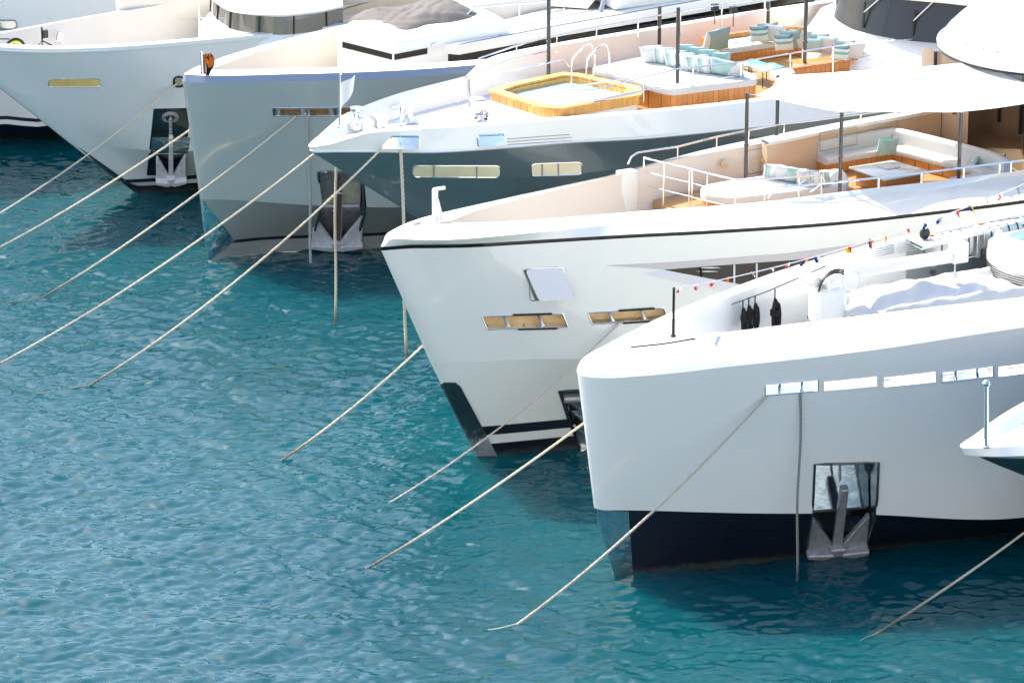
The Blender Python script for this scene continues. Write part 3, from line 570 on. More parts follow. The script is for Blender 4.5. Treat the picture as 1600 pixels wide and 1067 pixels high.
P = HA.lev(np.linspace(.2, .8, 40)); mb = MB(); mb.grid(np.array([[l((p[0], q[1]-.4, 4.592)), l((p[0], p[1]-.03, 4.592))] for p, q in zip(HA.lev(np.linspace(.2, .8, 40))[7], HA.lev(np.linspace(.2, .8, 40))[2]*.28+HA.lev(np.linspace(.2, .8, 40))[3]*.72)])); mb.build('side_deck', GEL, YA)
# jackstaff, chock, scratches
mb = MB(); b_ = FA.q(1052, 526, 6.02); mb.tube([l(b_), l((b_[0], b_[1], b_[2]+1.24))], [.035, .032], 10); mb.lathe([(.06, 0), (.06, .04), (.035, .05)], l(b_), 12); mb.build('jackstaff', BLACK, YA); STAFF = (b_[0], b_[1], b_[2]+1.2)
mb = MB(); q0, q1, q2 = FA.q(1078, 526, 6.07), FA.q(1124, 524, 6.13), FA.q(1117, 541, 6.0); mb.add([l(q0), l(q1), l(q2), l((q0[0]+.1, q0[1], 6.12)), l((q1[0], q1[1], 6.22)), l((q2[0], q2[1], 6.1))], [(0, 2, 1), (3, 4, 5), (0, 1, 4, 3), (1, 2, 5, 4), (2, 0, 3, 5)]); mb.build('deck_chock', CHROME, YA)
# crane
cr = MB(); cu, cv = 6.15, -.5; c0 = l((cu, cv, 0))
cr.lathe([(.5, 4.6), (.5, 5.32)], c0, 28); cr.lathe([(.46, 5.5), (.46, 6.34), (.42, 6.4), (0, 6.4)], c0, 28); crane = cr.build('deck_crane', GEL, YA)
mb = MB(); mb.lathe([(.485, 5.3), (.485, 5.53)], c0, 28); mb.build('steel_collar', CHROME, crane)
mb = MB(); R90 = Matrix.Rotation(math.pi/2, 4, 'X')
for (du, r, v0, v1, zz) in [(.44, .27, -.5, .35, 6.5), (-.06, .17, -.3, .4, 6.46), (-.42, .15, -.55, .2, 6.56)]:
    mb.lathe([(0, 0), (r*.9, 0), (r, .03), (r, v1-v0-.03), (r*.9, v1-v0), (0, v1-v0)], l((cu+du, cv+v1, zz)), 20, M=Matrix.Rotation(-math.pi/2, 4, 'X'))
mb.build('slew_cylinder', GEL, crane)
mb = MB()
for k in range(3):
    a = np.linspace(.1, math.pi*1.02, 12); mb.tube([l((cu+.02+k*.05-.46*math.cos(t), cv+.3-k*.06, 6.3+.47*math.sin(t)+.02*k)) for t in a], .022, 6)
mb.build('hydraulic_hose', BLACK, crane)
mb = MB(); p0, p1 = np.array(FA.qv(1333, 424, -.55)), np.array(FA.qv(1500, 397, -.55))
d = p1-p0; B0, B1 = l(p0-d*.02), l(p1)
for sy, sz in [(0, 0)]:
    q = [(B0[0], B0[1]-.12, B0[2]-.14), (B0[0], B0[1]+.12, B0[2]-.14), (B0[0], B0[1]+.12, B0[2]+.14), (B0[0], B0[1]-.12, B0[2]+.14)]
    r = [(B1[0], B1[1]-.11, B1[2]-.17), (B1[0], B1[1]+.11, B1[2]-.17), (B1[0], B1[1]+.11, B1[2]+.12), (B1[0], B1[1]-.11, B1[2]+.12)]
    mb.add(q+r, [(0, 3, 2, 1), (4, 5, 6, 7), (0, 1, 5, 4), (1, 2, 6, 5), (2, 3, 7, 6), (3, 0, 4, 7)])
mb.build('boom', GEL, crane, bevel=.025)
mb = MB(); mb.box((B1[0]-.05, B1[1], B1[2]+.06), (.42, .3, .5)); mb.tube([(B1[0]-.2, B1[1]-.1, B1[2]-.2), (B1[0]-.2, B1[1]-.1, B1[2]-.55)], .02, 6); mb.box((B1[0]-.2, B1[1]-.1, B1[2]-.5), (.16, .12, .14)); mb.build('boom_head', GEL, crane, bevel=.04)
mb = MB(); mb.box((B1[0]-.9, B1[1]-.16, B1[2]-.3), (.14, .12, .14)); mb.build('hook_block', BLACK, crane, bevel=.03)
mb = MB(); mb.tube([l((cu-.9, cv+.35, 5.0)), l((cu-.35, cv+.35, 5.2))], .03, 6); mb.tube([l((cu-.42, cv+.3, 5.02)), l((cu-.42, cv+.3, 5.4))], .08, 10); mb.tube([l((cu-.62, cv+.3, 5.02)), l((cu-.62, cv+.3, 5.36))], .05, 10); mb.build('mooring_bitt', CHROME, YA)
# far bulwark inside: rope rail, louvers, lockers
def inner_v(H, u, lv, d): P = H.lev(np.linspace(0, 1, 200))[lv]; return -(np.interp(u, P[:, 0], P[:, 1])-d)
mb = MB(); pr = [np.array(FA.qv(x, y, v)) for x, y, v in [(1143, 476, -1.05), (1200, 455, -1.2), (1290, 416, -1.45)]]; mb.tube(ls(pr), .012, 6); mb.build('rope_rail', BLACK, YA)
def coil(px, yt, yb, v, wd, label):
    a, b = np.array(FA.qv(px, yt, v+.06)), np.array(FA.qv(px, yb, v+.06)); H_ = a[2]-b[2]; mb = MB()
    mb.tube([l(a+[0, 0, .02]), l(a-[0, 0, H_*.22])], .016, 6); n = 7
    for k in range(n):
        t = np.linspace(0, 2*math.pi, 18); x = wd*(.25+.75*k/n)*random.uniform(.75, 1.05); zz = H_*(.2+.02*k); ln = H_*random.uniform(.62, .8)/2
        mb.tube([l(a+np.array([x*.5*math.sin(s), .05*math.sin(k*2.1)+.02*k, -zz-ln+ln*math.cos(s)+.02*math.sin(3*s)])) for s in t], .019, 5, cap=False)
    for k in range(5):
        zz = H_*(.48+.03*k); t = np.linspace(0, 2*math.pi, 10); mb.tube([l(a+np.array([wd*.42*math.cos(s), .09*math.sin(s)+.04, -zz])) for s in t], .02, 5, cap=False)
    mb.tube([l(a+np.array([wd*.2, .05, -H_*.6])), l(a+np.array([wd*.28, .08, -H_*.98]))], .018, 5)
    return tag(mb.build('coiled_line', BLKROPE, None, M=FA.M), label, 'rope', 'black coiled lines hung on the bulwark rail')
coil(1161, 470, 519, -1.1, .13, 'slim black rope coil hung on the bulwark rail, nearest the bow staff')
coil(1170, 466, 517, -1.13, .18, 'long black rope coil hung second from the bow staff')
coil(1180, 463, 512, -1.16, .15, 'shorter black rope coil hung third from the bow staff')
coil(1211, 453, 516, -1.22, .3, 'largest fat black rope coil, hung apart and closest to the crane')
mb = MB()
for x0, x1, y0, y1 in [(1365, 1397, 381, 398), (1402, 1434, 375, 392)]:
    for k in range(6):
        a = FA.qv(x0, y0+k*3.6+2, -2.32); b = FA.qv(x1, y0+k*3.6-4, -2.42); mb.tube([l(a), l(b)], .016, 4)
mb.build('louvre', mat('louvre_grey', (.55, .57, .58), .4), YA)
c_ = FA.qv(1443, 364, -2.35); mb = MB(); mb.lathe([(0, 0), (.13, 0), (.15, .03), (.15, .08), (.1, .11), (0, .11)], l(c_), 18, M=Matrix.Rotation(math.pi/2, 4, 'X')); mb.build('shore_socket', BLACK, YA)
mb = MB(); a = FA.qv(1262, 448, -1.5); mb.box(l(a), (.3, .02, .26)); mb.build('wall_hatch', GEL, YA, bevel=.01)
def liferaft(px, py, v, label):
    u, vv, z = FA.qv(px, py, v); root = empty('life_raft', local_M(FA, u, v, z-.32, .05), label, 'life raft', 'life raft canisters in the bulwark racks')
    mb = MB(); a = np.linspace(0, 2*math.pi, 24, endpoint=False); R = []
    for x, f in [(-.62, .55), (-.6, .85), (-.54, 1), (.54, 1), (.6, .85), (.62, .55)]: R.append([(x, .27*f*np.sign(math.cos(t))*abs(math.cos(t))**.6, .32+.31*f*np.sign(math.sin(t))*abs(math.sin(t))**.6) for t in a])
    mb.grid(np.array(R), closev=True); n = len(mb.v); mb.f += [tuple(range(24)), tuple(range(n-24, n))]; mb.m += [0, 0]; mb.build('canister', mat('canister_white', (.58, .6, .59), .35), root, smooth=50)
    for k in range(4):
        x = -.42+.28*k; st = MB(); st.tube([(x, .275*np.sign(math.cos(t))*abs(math.cos(t))**.6, .32+.315*np.sign(math.sin(t))*abs(math.sin(t))**.6) for t in list(a)+[a[0]]], .022, 5, cap=False); st.build('strap', BLACK, root)
    mb = MB()
    for x in (-.66, .66): mb.tube([(x, -.3, -.02), (x, -.3, .66), (x, .3, .66), (x, .3, -.02)], .018, 6)
    mb.tube([(-.66, -.3, .02), (.66, -.3, .02)], .018, 6); mb.build('rack', STEEL, root)
    mb = MB(); mb.box((-.5, .1, .64), (.09, .06, .05)); mb.build('release_tag', ORANGE, root)
liferaft(1483, 384, -2.3, 'white strapped life raft canister beside the crane boom head')
liferaft(1560, 366, -2.45, 'white strapped life raft canister half hidden behind the round hot tub')
mb = MB()
for x, yt, yb in [(1452, 372, 412), (1522, 351, 398)]:
    a, b = FA.qv(x, yt, -2.62), FA.qv(x, yb, -2.62); mb.box(l((a[0], a[1], (a[2]+b[2])/2)), (.12, .5, a[2]-b[2]))
a, b = FA.qv(1452, 366, -2.62), FA.qv(1610, 333, -2.62); mb.tube([l(a), l(b)], .05, 8); mb.build('bulwark_frame', GEL, YA)
PN = HA.lev(np.linspace(0, 1, 300))[6]; nv = lambda u: np.interp(u, PN[:, 0], PN[:, 1]); nz = lambda u: np.interp(u, PN[:, 0], PN[:, 2]); us = np.linspace(9.7, 18, 16)
mb = MB(); mb.grid(np.array([[(u, nv(u)+.02, nz(u)+.03), (u, nv(u)-.85, nz(u)+.05), (u, nv(u)-.85, nz(u)-.04), (u, nv(u)-.1, nz(u)-.04)] for u in us]), closev=True); mb.build('rack_shelf', PALE, YA, smooth=20)
mb = MB(); mb.grid(np.array([[(u, nv(u)-.17, z) for z in (4.9, 6.3)] for u in us])); mb.build('rack_back_panel', mat('rack_grey', (.32, .36, .35), .5), YA)
# round tub
u, v, _ = FA.q(1648, 384, 6.25); tub = MB(); T0 = l((u, v, .32)); tub.lathe([(1.66, 4.28), (1.7, 5.0), (1.72, 5.75), (1.68, 5.95), (1.5, 6.02), (1.3, 6.0), (1.22, 5.9), (1.2, 5.5)], T0, 56); to = tub.build('hot_tub', GEL, YA)
tub = MB(); tub.lathe([(1.21, 5.72), (.6, 5.725), (0, 5.72)], T0, 40); tub.build('tub_water', mat('pool_water', (.25, .62, .6), .05, bump=.5, bscale=6), to)
tub = MB()
for k in range(6): tub.lathe([(1.70, 5.28+.06*k), (1.745, 5.29+.06*k), (1.70, 5.315+.06*k)], T0, 56)
tub.build('louvre', BLACK, to)
mb = MB(); a = np.linspace(2.6, 5.2, 20); G = [[(T0[0]+r*math.cos(t), T0[1]+r*math.sin(t), z+.32) for t in a] for r, z in [(1.6, 5.96), (1.5, 6.3), (1.42, 6.4), (1.36, 6.3), (1.3, 6.0)]]; mb.grid(np.array(G)); mb.build('tub_backrest', GEL, to)
# covered tender
def cover(px0, N_=90, K=40):
    mb = MB(); G = []; r = np.random.default_rng(4); ph = r.uniform(0, 6, 12)
    for i in range(N_):
        t = i/(N_-1); u = 6.3+6.4*t; row = []
        hw = 1.0*min(1, (t/.16)**.5 if t > 0 else 0)+.02; vc = -.42
        ridge = .34+.3*math.exp(-((t-.2)/.1)**2)+.5*math.exp(-((t-.4)/.16)**2)+.3*math.exp(-((t-.66)/.1)**2)+.14*math.exp(-((t-.9)/.1)**2)
        for j in range(K):
            s = -1+2*j/(K-1); side = abs(s); prof = max(0, 1-side**2.2)
            tube_ = .28*math.exp(-((side-.8)/.17)**2)
            z = 5.35+.2*(1-side**6)+tube_+(ridge-.3)*(max(0, 1-side/.85))**.8*(.3+.7*min(1, t/.15))
            z += (.012*math.sin(9*s+37*t+ph[0])+.016*math.sin(5*s+23*t+4*math.sin(6*t+2*s)+ph[3])*(.3+side)+.012*math.sin(61*t+21*s*s+ph[1])+.022*abs(math.sin(17*(t+.35*side)+3*math.sin(9*t)+ph[2]))*side)*min(1, t*8)
            row.append(l((u, vc+s*hw, z if side < .999 else 4.75)))
        G.append(row)
    mb.grid(np.array(G)); n = len(mb.v); o = mb.build('covered_tender', [FABW], None, smooth=60, M=FA.M)
    return tag(o, 'small tender under a folded white canvas cover beside the deck crane', 'boat')
cover(0)
mb = MB(); a = FA.q(1331, 500, 5.9); mb.lathe([(.05, 0), (.05, .1), (.03, .14), (.03, .2), (0, .22)], l((a[0], a[1], a[2]-.1)), 10); mb.build('deck_fitting', BLACK, YA)
# signal flags on a line
root = empty('bunting_line', FA.M, 'string of small signal flags rising from the black bow staff of the nearest yacht', 'flags')
e1 = np.array(FA.qv(1660, 262, 0)); s0 = np.array(STAFF); ts = np.linspace(0, 1, 50); line = [s0+(e1-s0)*t-np.array([0, 0, .55*4*t*(1-t)*.6]) for t in ts]
mb = MB(); mb.tube(ls(line), .014, 5); mb.build('line', WHITEC, root)
pal = [(RED, WHITEC), (RED, WHITEC), (RED, WHITEC), (RED, ORANGE), (RED, WHITEC), (RED, WHITEC), (RED, WHITEC), (BLUE, ORANGE), (BLUE, WHITEC), (YELLOW, RED), (BLUE, ORANGE), (YELLOW, ORANGE), (WHITEC, RED), (BLUE, WHITEC), (BLUE, WHITEC), (WHITEC, RED), (BLUE, YELLOW)]
xs = [1060, 1086, 1113, 1140, 1176, 1206, 1232, 1256, 1275, 1325, 1362, 1385, 1418, 1446, 1470, 1494, 1516, 1545, 1565]
lp = np.array([proj(FA.w(*p))[0] for p in line]); L_ = np.array(line)
for i, x in enumerate(xs):
    c = np.array([np.interp(x, lp, L_[:, k]) for k in range(3)]); m1, m2 = pal[i % len(pal)] if x > 1250 else pal[i % 7]
    big = x > 1250; w_, h_ = ((.13, .17) if big else (.11, .09)); w_ *= random.uniform(.8, 1.25); h_ *= random.uniform(.8, 1.3); tw_ = random.uniform(-.8, .8); G = []
    for a in np.linspace(0, 1, 6):
        wv = .05*math.sin(a*5+i); G.append([l(c+np.array([w_*(b-.5)*(1-.25*a)+.06*a*math.sin(i*1.7), wv*math.cos(tw_)+b*.1*math.sin(tw_+i), -h_*a-.03*math.sin(b*4+i)])) for b in np.linspace(0, 1, 5)])
    mb = MB(); G = np.array(G); mb.grid(G[:, :3], 0); mb.grid(G[:, 2:], 1); mb.build('signal_flag', [m1, m2], root)
# ================================================================== details of yacht B
DKP = mat('stem_plate_dark', (.035, .06, .07), .15, metal=.6, bump=.4, bscale=2.5, var=.6, vscale=1.3)
z_tint(DKP, .2, .9, (.42, .42, .36), .9, 5.)
HB.panel('stem_plate', DKP, YB, [(684, 597), (712, 597.5), (720, 604), (777, 711), (738, 712)], .035, .05, 1, 5, rings=16, sub=16)
mb_px = [(748, 684), (762, 683), (776, 710), (747, 711)]; HB.panel('scuff_plate', STEELD, YB, mb_px, .05, .01, 1, 5, rings=6)
h = hole4(HB, (888, 655), (958, 640), (905, 609), (905, 704), 1, 6); anchor_pocket(HB, YB, h, .4, [DKPLATE, CHROME], STEEL, STEEL, (BLACK, .03), roller=.78)
# open shell hatch
h = hole4(HB, (826, 444), (882, 441), (853, 420), (853, 469), 5, 6); o_, c, n = HB.pocket('shell_hatch', [CHROME, SKINV], YB, h, .5); up, af = axes_at(c); wd = np.linalg.norm(c[1, 1]-c[0, 1]); ht = np.linalg.norm(c[0, 1]-c[0, 0])
HB.rim('hatch_rim', CHROME, o_, [(826, 420), (880, 418), (884, 466), (828, 470)], .014, .005, 5, 6, 5)
fl = []; base = c[0, 1]+n*.03+up*.02; dn = -up*.97+n*.2; dn /= np.linalg.norm(dn); nn = np.cross(dn, af); nn *= np.sign(nn @ n)
for d in (0, .035): fl.append([base+af*(wd*(.06+a))+dn*(ht*b*.97)+nn*d for a, b in rounded([(0, 0), (1.02, 0), (1.0, 1), (.03, 1)], .12)])
mb = MB(); mb.grid(np.array([ls(fl[0]), ls(fl[1])]), closev=True); k = len(fl[0]); mb.f += [tuple(range(k)), tuple(range(k, 2*k))]; mb.m += [0, 0]; mb.build('hatch_flap', mat('flap_grey', (.62, .64, .68), .3, coat=.3), o_, smooth=40)
mb = MB(); mb.tube([l(c[0, 0]*.7+c[0, 1]*.3-n*.1+af*.12), l(base+dn*ht*.7+af*.2)], .018, 6); mb.tube([l(c[0, 0]*.5+c[0, 1]*.5-n*.1+af*.15), l(c[0, 0]*.8+c[0, 1]*.2-n*.02+af*.3)], .03, 6); mb.build('hatch_strut', STEEL, o_)
# mooring slots
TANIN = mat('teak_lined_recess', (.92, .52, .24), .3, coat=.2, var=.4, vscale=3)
for lx, ly, rx, ry, tx, ty, bx, by in [(757, 504, 883, 499, 850, 491, 850, 512), (921, 496, 1041, 491, 980, 485, 980, 503)]:
    h = hole4(HB, (lx, ly), (rx, ry), (tx, ty), (bx, by), 5, 6); o = fairlead(HB, YB, h, .3, True); pk, c, n = HB.pocket('slot_lining', [CHROME, TANIN], o, h, .3)
# side window; flush panels, the soffit's grey is recess shade in colour
SOFSHADE = mat('painted_soffit_shade', (.52, .49, .49), .35, coat=.3)
HB.panel('window_soffit_shade', SOFSHADE, YB, [(948, 415), (1060, 409), (1240, 395), (1420, 370), (1420, 384), (1240, 406), (1036, 421)], .012, .03, 5, 6)
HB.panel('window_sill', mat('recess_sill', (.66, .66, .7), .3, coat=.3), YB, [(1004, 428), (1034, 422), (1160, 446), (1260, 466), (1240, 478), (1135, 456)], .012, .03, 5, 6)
gl = HB.panel('side_window', SMOKE, YB, [(1036, 421.5), (1240, 406), (1420, 384), (1440, 470), (1260, 465), (1160, 445)], .004, .02, 5, 6)
for x0, y0, x1, y1 in [(1094, 417, 1096, 432), (1147, 413, 1147, 442), (1182, 411, 1182, 449)]:
    mb = MB(); a, b = HB.tw(x0, y0, 5, 6), HB.tw(x1, y1, 5, 6); mb.tube([l(HB.S(*a)+HB.nrm(*a)*.03), l(HB.S(*b)+HB.nrm(*b)*.03)], .03, 4); mb.build('mullion', BLACK if x0 == 1094 else GEL, gl)
HB.panel('shell_door_seam', mat('seam_grey', (.3, .31, .32), .5), YB, [(1588, 290), (1590, 290), (1597, 316), (1595, 316)], .006, .01, 9, 10, rings=2)
for x, y in [(868, 338), (899, 334), (650, 349)]: p = FB.q(x, y, 5.6 if x > 700 else 6.5); mb = MB(); mb.box(l(p), (.26, .07, .05)); mb.box(l((p[0], p[1], p[2]-.04)), (.08, .05, .08)); mb.build('cleat', STEEL, YB, bevel=.015)
# bow post
q = np.array(FB.q(680, 345, 6.53)); mb = MB(); mb.box(l(q+[0, 0, .42]), (.16, .07, .86)); mb.box(l(q+[.12, 0, .84]), (.34, .07, .09)); mb.box(l(q+[.1, .02, .3]), (.1, .1, .6), Matrix.Rotation(-.25, 3, 'Y').to_4x4()); mb.build('bow_post', GEL, YB, bevel=.02)
# lounge platform, pillar, forward guard rail
u_f = 5.75; P = HB.lev(np.linspace(0, 1, 200))[-2]; mb = MB()
vi = lambda u: np.interp(u, P[:, 0], P[:, 1])-.12
us = np.linspace(u_f, 26, 30); G = [[(u, -s*vi(u), 5.6) for s in np.linspace(-1, 1, 7)] for u in us]; mb.grid(np.array(G)); G = [[(u_f, -s*vi(u_f), z) for s in np.linspace(-1, 1, 7)] for z in (4.7, 5.6)]; mb.grid(np.array(G)); mb.build('lounge_deck', TEAKX, YB)
mb = MB(); mb.box((u_f-.25, -.2, 5.2), (.55, 2.6, .08)); mb.box((u_f-.05, -.2, 5.4), (.55, 3.0, .08)); mb.build('teak_step', TEAKX, YB, bevel=.015)
a = FB.qv(981, 330, -1.72); b = FB.qv(981, 268, -1.72); mb = MB(); mb.box(l((a[0], -1.8, (a[2]+b[2])/2)), (.5, .34, b[2]-a[2])); mb.build('bulwark_pillar', GELB, YB, bevel=.03)
mb = MB(); zt, zb = 6.78, 5.6; top = [FB.q(x, y, zt) for x, y in [(1006, 246.5), (1037, 255), (1077, 264), (1105, 271.5), (1149, 281), (1195, 280), (1249, 276), (1284, 272.5)]]
for f, r in [(1, .026), (.68, .017), (.36, .017)]: mb.tube(ls([(p[0], p[1], zb+(zt-zb)*f) for p in (top if f == 1 else top[:5])]), r, 8)
for i in (0, 1, 2, 3, 4, 5, 6, 7): mb.tube([l(top[i]), l((*top[i][:2], zb))], .022, 8)
mb.tube([l((top[2][0]+.08, top[2][1], zt)), l((top[2][0]+.08, top[2][1], zb))], .022, 8); mb.build('guard_rail', CHROME, YB)
def px_u(L, x):
    P = np.array([proj(FB.w(*p)) for p in L]); return [np.interp(x, P[:, 0], L[:, k]) for k in range(3)]
BGI = HB.lev(np.linspace(0, 1, 400))[-2]
mb = MB(); top = [FB.q(x, y, 6.84) for x, y in [(1219, 293), (1296, 286), (1397, 275.5), (1499, 263), (1566, 255), (1640, 246)]]
st = FB.q(1200, 310, 6.6); mb.tube(ls([st, FB.q(1206, 301, 6.72)]+top), .022, 8); mb.tube(ls(top), .03, 8)
for x in (1373, 1440, 1506, 1562, 1580):
    i = [np.interp(x, [proj(FB.w(*p))[0] for p in top], [p[k] for p in top]) for k in range(3)]; mb.tube([l(i), l((i[0], i[1], 6.56))], .028, 8)
mb.build('gunwale_rail', CHROME, YB)
mb = MB(); a = [FB.q(x, y, z) for x, y, z in [(1248, 305, 6.6), (1249, 289, 6.85), (1260, 281, 6.95), (1284, 276, 6.95), (1289, 284, 6.85), (1266, 300, 6.65)]]; mb.tube(ls(a), .02, 8); mb.build('step_rail', CHROME, YB)
T = [FB.qv(x, y, -(vi(u_)+.12)) for x, y, u_ in [(981, 257, 5), (986, 246, 5), (996, 239, 5.2), (1059, 229.5, 6.3), (1120, 214, 7.6), (1170, 204, 8.6), (1225, 193, 9.6), (1258, 190, 10.2), (1345, 178, 11.8), (1410, 166, 13)]]
mb = MB(); mb.tube(ls(T), .028, 8)
for i in (3, 4, 5, 6, 8): mb.tube([l(T[i]), l((T[i][0], T[i][1], 6.6))], .022, 7)
mb.build('far_rail', CHROME, YB)
# fittings on the far bulwark
def far_panel(name, F, px, v, m, parent, t=.02, r=0): 
    pts = [l(F.qv(x, y, v)) for x, y in (rounded(px, r) if r else px)]; mb = MB(); k = len(pts); mb.add(pts+[(p[0], p[1]-t, p[2]) for p in pts], [tuple(range(k)), tuple(range(k, 2*k))]+[(i, (i+1) % k, k+(i+1) % k, k+i) for i in range(k)]); return mb.build(name, m, parent, smooth=30)
TANL = mat('tan_gelcoat', (.62, .46, .33), .25, coat=.4, var=.04)
mb = MB(); us = np.linspace(9.3, 16, 12); G = [[(u, vi(u)-.02, 6.62), (u, vi(u)-.3, 6.62), (u, vi(u)-.3, 5.6)] for u in us]; mb.grid(np.array(G)); mb.add([G[0][0], G[0][1], G[0][2], (9.3, vi(9.3)-.02, 5.6)], [(0, 1, 2, 3)]); mb.build('side_locker', TANL, YB, smooth=20)
mb = MB(); mb.grid(np.array([[(u, vi(u)+.02, 6.63), (u, vi(u)-.38, 6.63), (u, vi(u)-.38, 6.72), (u, vi(u)+.02, 6.72)] for u in us]), closev=True); mb.build('locker_top', GELB, YB, smooth=20)
TANG = mat('joint_brown', (.2, .13, .08), .6)
for px in [[(1281, 209), (1339, 199), (1339, 226), (1281, 237)], [(1347, 198), (1403, 188), (1403, 214), (1347, 224)]]:
    v_ = -(vi(10.5)-.3) if px[0][0] < 1300 else -(vi(13)-.3)
    p = ls([FB.qv(x, y, v_+.012) for x, y in px]); mb = MB(); mb.tube(p+[p[0]], .008, 4, cap=False); mb.build('locker_door_joint', TANG, YB)
pf = ls([FB.qv(x, y, -vi(8.6)+.03) for x, y in rounded([(1168, 236), (1194, 231), (1194, 268), (1168, 273)], 4)]); mb = MB(); mb.tube(pf+[pf[0]], .01, 4, cap=False); mb.build('hatch_joint', TANG, YB)
for x, y, r, m in [(1132, 257, .12, TANL), (1178, 253, .07, TANL), (1191, 251, .05, mat('brass', (.8, .55, .15), .25, metal=1))]:
    p = FB.qv(x, y, -vi(8.2)+.04); mb = MB(); mb.lathe([(0, 0), (r, 0), (r, .03), (0, .035)], l(p), 18, M=Matrix.Rotation(math.pi/2, 4, 'X')); mb.build('speaker' if r > .06 else 'latch', m, YB)
# awning poles and sail
poles = [pole(FB, YB, 1165, 145, 278, 6.0)[1], pole(FB, YB, 1213, 118, 250, 6.0)[1], pole(FB, YB, 1312, 176, 298, 6.5)[1], pole(FB, YB, 1498, 176, 275, 6.5)[1]]
p1, p2, p3, p4 = [np.array(p) for p in poles]
near = [p1+(p3-p1)*.07+[.1, 0, -.05], p1*.72+p3*.28+[.05, -.3, -.08], p1*.4+p3*.6+[.0, -.32, -.08], p3+[.08, -.06, 0], p3*.66+p4*.34+[0, -.25, -.05], p3*.33+p4*.67+[0, -.25, -.05], p4+[.05, -.06, 0], np.array(FB.q(1570, 167, p4[2]-.05)), np.array(FB.q(1680, 150, p4[2]))]
far = [p1+(p3-p1)*.07+[.12, -.02, -.05], p1*.5+p2*.5+[.3, .05, -.08], p2+[.06, .05, -.02], np.array(FB.q(1310, 113, p2[2]-.08)), np.array(FB.q(1400, 108, p2[2]-.08)), np.array(FB.q(1460, 103, p2[2]-.05)), np.array(FB.q(1530, 96, p2[2]))]
N_ = 40; A_, B_ = smooth_line(near, 10), smooth_line(far, 10); A_ = A_[np.linspace(0, len(A_)-1, N_).astype(int)]; B_ = B_[np.linspace(0, len(B_)-1, N_).astype(int)]
G = np.array([[l(a+(b-a)*t-np.array([0, 0, .14*math.sin(math.pi*t)*min(1, i/8)])) for t in np.linspace(0, 1, 14)] for i, (a, b) in enumerate(zip(A_, B_))])
mb = MB(); mb.grid(G); mb.grid(G-np.array([0, 0, .012]), flip=True); o = mb.build('shade_sail', SAILM, None, smooth=60, M=FB.M); tag(o, 'wide white shade sail stretched between dark poles over the lounge sofa', 'awning')
for i in (9, 17, 25, 32):
    mb = MB(); mb.tube([tuple(p+np.array([0, 0, .006])) for p in G[i]], .011, 4, cap=False); mb.build('seam', mat('seam_thread', (.5, .5, .5), .8), o)
for p in (near[0], near[3], near[6]):
    mb = MB(); t = min(poles, key=lambda q: np.linalg.norm(np.array(q)-p)); mb.tube([l(p), l(np.array(t)-[0, 0, .04])], .012, 5); mb.build('sail_line', STEELD, o)
# deckhouse: tan door wall, smoked glass front, white roof brow
W = [(15.0, -3.3), (15.2, -2.7), (15.75, -2.0), (16.0, -.8), (15.9, .4), (15.5, 1.6), (15.6, 2.6)]
def wall_strip(name, pts, z0, z1, m, parent, lean=0.): mb = MB(); mb.grid(np.array([[l((u+lean*(z-z0), v, z)) for z in np.linspace(z0, z1, 4)] for u, v in pts])); return mb.build(name, m, parent, smooth=25)
wl = wall_strip('deckhouse_wall', W[:3], 5.6, 8.3, TANL, YB); gw = wall_strip('wheelhouse_glass', smooth_line(W[2:], 5)[:, :2], 5.6, 8.3, mat('bronze_glass', (.035, .024, .017), .03, coat=1., spec=.9), YB)
mb = MB(); d0 = W[1]; mb.tube([l((15.08, -2.72+.0, 5.6)), l((15.08, -2.72, 8.3))], .05, 6); mb.build('door_post', BLACK, wl)
pd = [(15.3, -2.6), (15.62, -2.2)]; pts = [(pd[0][0]-.03, pd[0][1], 5.7), (pd[1][0]-.03, pd[1][1], 5.7), (pd[1][0]-.03, pd[1][1], 7.5), (pd[0][0]-.03, pd[0][1], 7.5)]; mb = MB(); mb.tube(ls(pts)+[l(pts[0])], .015, 5, cap=False); mb.tube([l((15.55, -2.3, 6.6)), l((15.45, -2.34, 6.6))], .05, 8); mb.build('side_door', TANG, wl)
for k in (0.25, .5, .75): 
    P_ = smooth_line(W[2:], 20)[:, :2]; q = P_[int(k*len(P_))]; mb = MB(); mb.box(l((q[0]-.03, q[1], 7.2)), (.05, .06, 1.1)); mb.build('wiper', BLACK, gw)
c0 = np.array([19.6, -1.6, 8.5]); mb = MB(); a = np.linspace(0, 2*math.pi, 64, endpoint=False); G = []
for r, z in [(1.0, -.12), (1.015, -.06), (1.015, 0), (1.0, .02), (.99, .08), (.95, .3), (.88, .55), (.76, .83), (.58, 1.08), (.36, 1.25), (.15, 1.32), (.02, 1.33)]:
    G.append([l(c0+np.array([4.6*r*math.cos(t), 3.6*r*math.sin(t), z*1.05])) for t in a])
mb.grid(np.array(G), closev=True); k = len(a); mb.f.append(tuple(range(k))); mb.m.append(0); br = mb.build('roof_brow', GEL, YB, smooth=40)
mb = MB(); mb.tube([l(c0+np.array([4.62*math.cos(t), 3.62*math.sin(t), -.13])) for t in list(a)+[a[0]]], .035, 6, cap=False); mb.build('brow_gasket', BLACK, br)
for x, y in [(1495, 98), (1550, 106), (1520, 133)]:
    best = min(((np.linalg.norm(proj(FB.w(*(c0+np.array([4.6*r*math.cos(t), 3.6*r*math.sin(t), z*1.05]))))-np.array([x, y])), r, z, t) for r, z in [(.95, .3), (.88, .55), (.76, .83)] for t in np.linspace(2, 4.7, 60)), key=lambda q: q[0]); _, r, z, t = best
    mb = MB(); mb.lathe([(0, .05), (.05, .04), (.06, -.05)], l(c0+np.array([4.6*r*math.cos(t), 3.6*r*math.sin(t), z*1.05])), 8); mb.build('roof_fitting', STEEL, br)
